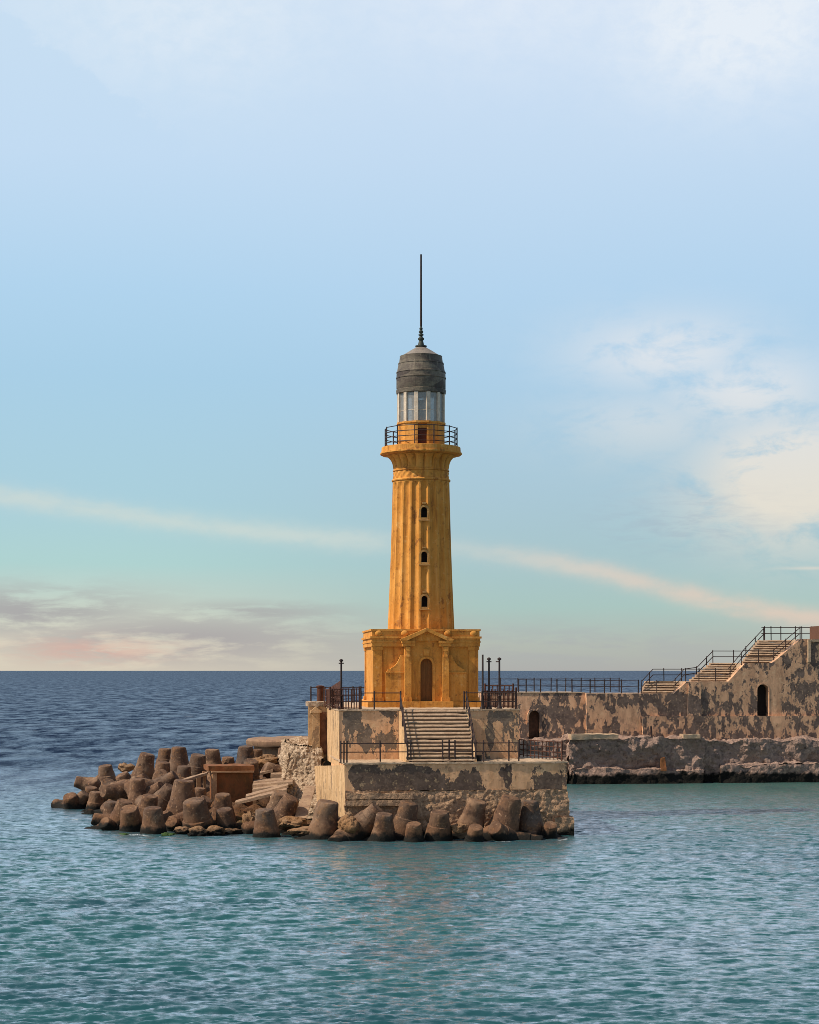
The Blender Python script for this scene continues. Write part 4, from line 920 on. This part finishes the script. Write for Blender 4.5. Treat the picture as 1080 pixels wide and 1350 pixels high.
# ------------------------------------------------------------------ rocky shore under the blocks (terrain)
def shore():
    poly = [W(72, 1070, 120), W(100, 1080, 112), W(118, 1090, 106.5), W(150, 1098, 102.5), W(250, 1101, 100.8), W(330, 1100, 101.5), W(412, 1100, 99.2), W(455, 1100, 98.2), W(740, 1100, 98.6), W(760, 1100, 101.5), W(700, 1000, 104), W(470, 1000, 106), W(440, 1000, 128), W(320, 1000, 131), W(230, 1000, 129), W(120, 1000, 130), W(85, 1030, 126)]
    pl = [(p.x, p.y) for p in poly]
    def sd(x, y):
        ins = False; best = 1e9; n = len(pl)
        for i in range(n):
            x1, y1 = pl[i]; x2, y2 = pl[(i+1) % n]
            if (y1 > y) != (y2 > y) and x < (x2-x1)*(y-y1)/(y2-y1)+x1: ins = not ins
            dx_, dy_ = x2-x1, y2-y1; t_ = max(0, min(1, ((x-x1)*dx_+(y-y1)*dy_)/(dx_*dx_+dy_*dy_)))
            best = min(best, math.hypot(x-x1-t_*dx_, y-y1-t_*dy_))
        return best if ins else -best
    b = B(); st_ = .19; xs = np.arange(-25, 9.6, st_); ys = np.arange(96.6, 133, st_*1.25); g = {}
    for i, x in enumerate(xs):
        for j, y in enumerate(ys):
            d = sd(x, y)
            if d < -1.5: continue
            hb = -.85+.80*min(1, max(0, (d+.3)/1.8))+1.15*min(1, max(0, d-1.5)/7.0)*(1.0 if x < -3 else .1)
            p = Vector((x, y, 0)); vd = noise.voronoi(p*.95)[0]
            z = hb+(min(vd[1]-vd[0], .6)-.2)*.75+noise.fractal(p*.7, 1, 2, 4)*.28
            if d < .2: z = min(z, .22)
            g[i, j] = b.verts.new((x, y, z))
    for (i, j) in list(g):
        k = [(i, j), (i+1, j), (i+1, j+1), (i, j+1)]
        if all(q in g for q in k): b.faces.new([g[q] for q in k])
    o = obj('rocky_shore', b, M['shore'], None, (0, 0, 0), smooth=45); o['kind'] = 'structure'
shore()

# ------------------------------------------------------------------ tetrapods
TL, TR0, TR1 = 1.85, .75, .42
def tetra_mesh(seed):
    dirs = [Vector((0, 0, 1))]
    for k in range(3):
        a = 2*math.pi*k/3; dirs.append(Vector((math.cos(a)*math.sqrt(8)/3, math.sin(a)*math.sqrt(8)/3, -1/3)))
    res = None
    for d in dirs:
        b = B(); q = d.to_track_quat('Z', 'Y'); rings = []
        sm_ = .040 if seed % 2 else .018; zs = (1.02, 1.22, .92, 1.12)[seed]; lin = lambda z_: TR0+(TR1-TR0)*(z_-.18)/(TL-.18)
        for rr, zz in ((.60, -.22), (TR0, .18), (lin(.6), .6), (lin(zs)+.01, zs-.03), (lin(zs)-sm_, zs), (lin(1.5)-sm_*.4, 1.5), (TR1+.015, TL-.05), (TR1-.03, TL)):
            ring = [b.verts.new(q @ Vector((rr*math.cos(2*math.pi*i/22), rr*math.sin(2*math.pi*i/22), zz))) for i in range(22)]; rings.append(ring)
        for r0, r1 in zip(rings, rings[1:]):
            for i in range(22): j = (i+1) % 22; b.faces.new([r0[i], r0[j], r1[j], r1[i]])
        b.faces.new(rings[0][::-1]); b.faces.new(rings[-1])
        res = b if res is None else boolean(res, b, 'UNION')
    bmesh.ops.triangulate(res, faces=[f for f in res.faces if len(f.verts) > 4])
    bmesh.ops.subdivide_edges(res, edges=[e for e in res.edges if e.calc_length() > .3], cuts=1)
    res.normal_update()
    so = Vector((seed*7.7, 1, seed))
    for v in res.verts:
        v.co += v.normal*(noise.fractal(v.co*1.3+so, 1, 2, 4)*.028)+noise.noise_vector(v.co*3+so)*.010
        c = noise.noise(v.co*.9+so*2)
        if c > .42: v.co *= 1-.10*(c-.42)/.3
    me = bpy.data.meshes.new('tetrapod'); res.normal_update(); res.to_mesh(me); res.free(); me.materials.append(M['tetra'])
    me.polygons.foreach_set('use_smooth', [True]*len(me.polygons)); me.set_sharp_from_angle(angle=R(38))
    return me
TM = [tetra_mesh(s) for s in range(4)]
G_T = 'concrete tetrapods of the breakwater'
tet = [
 # tip px, py, distance, lean, toward, spin, scale, label
 (92, 1049, 120.5, -10, 30, 110, 1.0, 'rounded brown tetrapod at the far left tip of the pile, just above the waves'),
 (127, 1044, 119, 4, 8, 50, .95, 'short upright tetrapod standing right of the rounded leftmost one'),
 (113, 1046, 121, 38, 10, 70, .85, 'tetrapod leaning right, wedged behind the short upright one at the far left'),
 (122, 1029, 123, -22, 24, 80, .92, 'tetrapod with a pale disc end tilted left, second row at the far left'),
 (121, 1038, 121.8, 6, 12, 30, .88, 'squat tetrapod directly below the tilted pale disc end at the far left'),
 (139, 1009, 126.5, -4, 8, 15, 1.05, 'wide flat-topped tetrapod, highest of the far left end, against open sea'),
 (99, 1030, 126.5, -74, 10, 5, .85, 'low lying tetrapod pointing left at the back left edge of the pile'),
 (143, 1032, 121.5, 14, 44, 40, 1.0, 'barrel-like tetrapod facing the viewer below the wide flat-topped one'),
 (159, 1040, 118.3, 18, 14, 66, .9, 'dark low tetrapod end with slanting top, right of the barrel-like one'),
 (155, 1048, 116.3, 22, 14, 12, .9, 'slanting tetrapod just in front of the dark low end, left middle of the pile'),
 (122, 1079, 107.6, -72, 8, 25, .8, 'low tetrapod leg lying towards the left at the near waterline'),
 (137, 1084, 104.6, -42, 40, 70, .85, 'dark-footed blunt tetrapod at the waterline left of the twin upright legs'),
 (148, 1057, 108.6, 2, 6, 35, .95, 'slim upright tetrapod, left one of the twin legs near the left waterline'),
 (139, 1061, 110.5, -35, 30, 0, .9, 'rounded tetrapod half hidden left of the slim upright leg'),
 (170, 1066, 103.6, -4, 30, 55, 1.12, 'big dark tetrapod with bright speckled disc top, front left waterline'),
 (165, 1056, 105.3, 14, 12, 15, 1.0, 'tetrapod with slanting bright rim right behind the speckled disc top'),
 (202, 1065, 102.4, 0, 8, 30, 1.12, 'stout bright brown upright tetrapod in front, chipped pale rim, over green weed'),
 (198, 1049, 105.6, 10, 12, 85, 1.0, 'tetrapod right behind the chipped pale rim, its leg turned slightly right'),
 (181, 1027, 112.5, -3, 8, 48, 1.0, 'smooth upright barrel tetrapod in the middle of the left half'),
 (160, 1021, 116.8, -26, 14, 33, 1.0, 'dark tetrapod with a pale left shoulder, left of the smooth upright barrel'),
 (195, 994, 121.5, 13, 6, 21, 1.08, 'tall tetrapod leaning right on the skyline, left of the upright pair'),
 (218, 987, 125.5, 2, 4, 60, 1.0, 'left one of the upright pair of tetrapods on the skyline'),
 (236, 985, 122.3, 0, 4, 5, 1.08, 'right and taller one of the upright pair of tetrapods on the skyline'),
 (212, 1022, 117.3, -12, 56, 45, 1.05, 'round-ended tetrapod facing the viewer below the skyline pair'),
 (216, 1005, 119.6, 8, 10, 0, .9, 'flat dark-topped tetrapod peeping out above the round-ended one'),
 (243, 1010, 118.2, 5, 8, 18, .95, 'short tetrapod end right below the taller skyline leg'),
 (193, 1026, 115.3, 55, 18, 40, .9, 'tetrapod with a bright slanted edge leaning right, behind the smooth barrel'),
 (214, 1037, 112.4, 52, 22, 75, .9, 'reddish tetrapod leaning right between the smooth barrel and the tall front cone'),
 (232, 1023, 114.6, 54, 8, 10, .9, 'pale leg slanting up to the right below the short tetrapod end'),
 (226, 1038, 110.3, 36, 16, 60, 1.0, 'smooth slanting tetrapod left of the tall front cone'),
 (243, 1029, 106.6, 5, 6, 28, 1.30, 'tall broad tetrapod cone rising in front, left of the rusty box'),
 (256, 1055, 103.2, -8, 14, 62, 1.45, 'massive wide tetrapod in front with rough sloping sides'),
 (226, 1084, 103.9, -20, 48, 20, .8, 'small reddish stump between the stout front tetrapod and the massive wide one'),
 (262, 995, 119.4, 9, 8, 50, 1.08, 'upright tetrapod with dark right side, behind the left corner of the rusty box'),
 (280, 988, 122.6, 0, 6, 38, 1.02, 'banded upright tetrapod on the skyline above the rusty box'),
 (301, 998, 123.6, 2, 4, 10, .9, 'low flat tetrapod top on the skyline, right of the banded one'),
 (324, 984, 122.0, 0, 5, 26, 1.08, 'broad upright tetrapod on the skyline left of the round concrete platform'),
 (338, 988, 124.8, 3, 4, 70, .9, 'small tetrapod top partly hidden by the round concrete platform'),
 (264, 1039, 109.2, 4, 8, 12, .75, 'small dark tetrapod end at the foot of the rusty box'),
 (294, 1047, 106.2, 0, 10, 52, 1.0, 'upright tetrapod with a seam round its top, in front of the rusty box'),
 (296, 1067, 103.7, -4, 14, 18, 1.0, 'cracked tetrapod just below the seamed one, close to the waterline'),
 (273, 1053, 104.8, 34, 20, 44, .8, 'pale disc end tilted right at the shoulder of the massive wide tetrapod'),
 (349, 1067, 100.4, -3, 8, 35, 1.12, 'solitary upright tetrapod standing in the water in the middle foreground'),
 (371, 1045, 104.6, 14, 14, 58, 1.05, 'tetrapod with a slanted top left of the leaning dark one, below the slabs'),
 (385, 1052, 102.8, 27, 14, 30, 1.05, 'dark tetrapod leaning right near the foot of the rubble wall'),
 (376, 986, 118.5, 3, 4, 22, .95, 'narrow tetrapod leg standing against the round concrete platform'),
 (349, 1012, 114.6, -60, 20, 40, 1.0, 'dark tetrapod lying on its side behind the slabs'),
 (332, 1003, 116.6, 10, 20, 65, 1.0, 'round-shouldered tetrapod behind the right edge of the rusty box'),
 (433, 1057, 99.3, 9, 8, 33, 1.28, 'largest tetrapod of the front row, at the left corner of the terrace'),
 (499, 1066, 99.0, 42, 10, 55, 1.05, 'tetrapod slanting up right with one round end, second in the row below the terrace'),
 (507, 1073, 97.9, 4, 14, 24, .98, 'dark stubby tetrapod right of the slanting one below the terrace'),
 (540, 1058, 99.2, 11, 8, 48, 1.08, 'smooth tetrapod leaning right below the left foot of the steps'),
 (546, 1086, 97.6, 0, 16, 10, .88, 'low flat-topped tetrapod stump in the water before the smooth leaning one'),
 (580, 1070, 98.1, 3, 14, 39, 1.10, 'short broad rough tetrapod in the middle of the row below the terrace'),
 (630, 1056, 99.3, 16, 14, 20, 1.08, 'speckled tetrapod leaning right below the right half of the terrace'),
 (628, 1090, 97.5, 6, 26, 75, .85, 'low tetrapod stump before the speckled leaning one'),
 (675, 1051, 99.2, 15, 8, 42, 1.18, 'tallest tetrapod at the right of the row, pale flat top and sloping left side'),
 (652, 1091, 97.9, -42, 44, 15, .95, 'low conical tetrapod end at the foot of the tallest right-hand one'),
 (699, 1056, 100.0, -1, 6, 28, 1.0, 'straight upright tetrapod, last in the row near the right corner of the terrace'),
 (727, 1087, 99.4, 10, 30, 60, .8, 'small dark tetrapod lump under the right corner of the terrace'),
]
for i, (px, py, D, lean, tow, spin, s, lab) in enumerate(tet):
    tip = W(px, py, D); l, w_ = R(lean), R(tow)
    d = Vector((math.sin(l)*math.cos(w_), -math.sin(w_), math.cos(l)*math.cos(w_)))
    q = d.to_track_quat('Z', 'Y') @ Quaternion((0, 0, 1), R(spin))
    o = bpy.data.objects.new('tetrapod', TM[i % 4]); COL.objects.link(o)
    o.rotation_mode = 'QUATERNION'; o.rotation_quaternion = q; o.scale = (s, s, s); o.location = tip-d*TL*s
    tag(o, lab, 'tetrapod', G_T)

# ------------------------------------------------------------------ boulders, weed stones
def boulder(px, py, D, wpx, hpx, label, mat='boulder', seed=0, name='boulder', cat='boulder'):
    s = D/FPX; c = W(px, py, D); b = B(); bmesh.ops.create_icosphere(b, subdivisions=4, radius=1)
    so = Vector((seed*5.3, seed*2.1, seed))
    for v in b.verts:
        n_ = v.co.normalized(); k = 1+noise.fractal(n_*1.3+so, 1, 2, 4)*.38
        vd = noise.voronoi(n_*1.1+so)[0]; k -= max(0, .22-(vd[1]-vd[0]))*.35
        v.co = Vector((n_.x*k*wpx*s/2, n_.y*k*wpx*s/2*.9, n_.z*k*hpx*s/2))+c
    return tag(obj(name, b, M[mat], None, c, smooth=40), lab_ok(label), cat)
def lab_ok(s): return s
boulder(261, 1098, 101.0, 24, 16, 'low brown boulder at the waterline below the massive wide tetrapod', seed=1)
boulder(284, 1096, 101.6, 28, 15, 'reddish flat boulder right of the low brown one at the waterline', seed=2)
boulder(307, 1097, 102.2, 26, 10, 'thin wedge of rock sloping into the water, left of the solitary tetrapod', seed=3)
boulder(241, 1095, 102.2, 24, 11, 'rounded brown stone at the waterline left of the low boulders', seed=4)
boulder(330, 1082, 103.0, 20, 26, 'rough orange rock block behind the solitary tetrapod', seed=5)
boulder(386, 1084, 101.8, 34, 16, 'orange rubble heap between the solitary and the largest tetrapod', seed=6)
boulder(402, 1096, 99.8, 44, 12, 'flat wet rock shelf at the foot of the largest tetrapod', seed=7)
boulder(166, 1012, 122.5, 22, 13, 'jagged orange rock on the skyline left of the tall leaning tetrapod', seed=8)
boulder(459, 1088, 98.6, 30, 27, 'pale rounded boulder right of the largest tetrapod, below the terrace corner', seed=9)
boulder(606, 1092, 98.2, 20, 14, 'small brown rock between the broad rough and the speckled tetrapod', seed=10)
boulder(350, 1003, 118.5, 40, 16, 'orange rock bank in front of the round concrete platform', seed=11)
boulder(165, 1102, 102.0, 22, 7, 'bright green weed-covered stone in the water at the front left', 'algae', 12, 'weed_stone', 'stone')
boulder(222, 1102, 101.6, 22, 9, 'dull green weed-covered stone in the water right of the stout tetrapod', 'algae', 13, 'weed_stone', 'stone')
boulder(79, 1066, 121.6, 12, 4, 'flat dark rock awash at the very left end of the pile', seed=14)

# ------------------------------------------------------------------ rusty box, slabs, round platform
def rusty_box():
    F = Fr(WX(280, 112), 112.0, R(13)); z0 = WZ(1060, 112); z1 = WZ(1019, 112); wd = 53*112/FPX/math.cos(R(13))
    r = thing('rusty_box', 'big rust-brown steel box with a thick lid, half buried among the tetrapods', 'box', F(wd/2, 1, z0))
    b = B(); box(b, F, .12, wd-.02, .08, 2.2, z0-.8, z1); obj('body', b, M['rust'], r)
    b = B(); rough_hex(b, fbox(F, -.22, wd+.06, .10, 2.4, z1+.10, z1+.40), .12, .05, 2.0, seed=31); obj('lid', b, M['rust'], r, smooth=45)
    b = B(); box(b, F, .0, .26, -.12, .50, z0-.8, z1+.0); obj('flange', b, M['rust_edge'], r)
    b = B(); box(b, F, -.06, wd+.03, -.16, .30, z1+.002, z1+.095); obj('rim', b, M['rust_edge'], r)
    b = B(); hexa(b, [F(-.38, .5, z0-.4), F(-.24, .5, z0-.4), F(-.24, .7, z0-.4), F(-.38, .7, z0-.4), F(-.52, .3, z1+.09), F(-.36, .3, z1+.09), F(-.36, .5, z1+.09), F(-.52, .5, z1+.09)]); obj('side_strut', b, M['rust_edge'], r)
    b = B(); box(b, F, -.80, -.58, .9, 1.1, z0+.1, z1-.15); obj('side_strut', b, M['rust_edge'], r)
rusty_box()
def slab(a, b_, th, dep, label, seed):
    """a, b_: (px,py,D) of the two front top corners"""
    A_, B_ = W(*a), W(*b_); dn = Vector((0, 0, -1)); bk = Vector((-.06, 1, .04)).normalized()*dep
    bm_ = B(); rough_hex(bm_, [A_+dn*th, B_+dn*th, B_+dn*th+bk, A_+dn*th+bk, A_, B_, B_+bk, A_+bk], .16, .03, 1.6, seed=seed)
    tag(obj('stone_slab', bm_, M['slab'], None, (A_+B_)/2, smooth=40), label, 'slab', 'fallen slabs beside the rusty box')
slab((357, 1021, 113), (387, 1020, 113), .34, 1.2, 'grey short slab lying highest of the heap, against the rubble wall', 1)
slab((343, 1019, 114), (360, 1014, 114), .16, 1.2, 'thin dark slab left of the highest grey one', 2)
slab((334, 1031, 112), (385, 1027, 111), .13, 1.3, 'long thin slab below the highest grey one, reaching the rubble wall', 3)
slab((333, 1035, 111), (386, 1030, 110), .17, 1.0, 'pale long slab crossing from the rusty box to the rubble wall', 4)
slab((333, 1041, 110), (366, 1036, 109.5), .20, 1.0, 'short pale slab beside the right edge of the rusty box', 5)
slab((324, 1050, 108), (380, 1035, 107.5), .16, 1.3, 'broad slanting slab with deep grooves, rising to the right', 6)
slab((310, 1058, 106.8), (378, 1041, 106.4), .14, 1.2, 'lowest slanting slab with a bright edge, over a dark hollow', 7)
slab((236, 1030, 110.8), (273, 1019, 111.6), .13, 1.0, 'dark narrow slab tilted up towards the left side of the rusty box', 8)
bm_ = B(); a0 = W(396, 1078, 102.6); a1 = W(409, 1036, 105.5)
rough_hex(bm_, [a0+Vector((-.32, -.2, 0)), a0+Vector((.35, -.2, 0)), a0+Vector((.35, .2, 0)), a0+Vector((-.32, .2, 0)), a1+Vector((-.25, -.2, 0)), a1+Vector((.3, -.2, 0)), a1+Vector((.3, .2, 0)), a1+Vector((-.25, .2, 0))], .15, .03, 1.6, seed=9)
tag(obj('stone_slab', bm_, M['slab'], None, a0, smooth=40), 'upright tan slab leaning against the foot of the rubble wall', 'slab', 'fallen slabs beside the rusty box')
rp_ = thing('round_platform', 'round concrete platform with a thick rim behind the tetrapods', 'platform', (WX(400, 128), 128.5, 2.0))
cx_, cy_ = WX(403, 128.5), 128.5
rad = cx_-WX(325, 128.5)
b = B(); lathe(b, cx_, cy_, [(rad-.35, 3.72), (rad-.08, 3.74), (rad, 3.86), (rad+.01, 4.08), (rad-.10, 4.20), (rad-.4, 4.24), (.3, 4.26)], 64); 
for v in b.verts: v.co += noise.noise_vector(v.co*1.2)*.05
obj('rim_slab', b, M['disc'], rp_, smooth=40)
b = B(); lathe(b, cx_, cy_, [(rad-.5, 0), (rad-.5, 3.70)], 48); obj('drum', b, M['disc'], rp_, smooth=40)
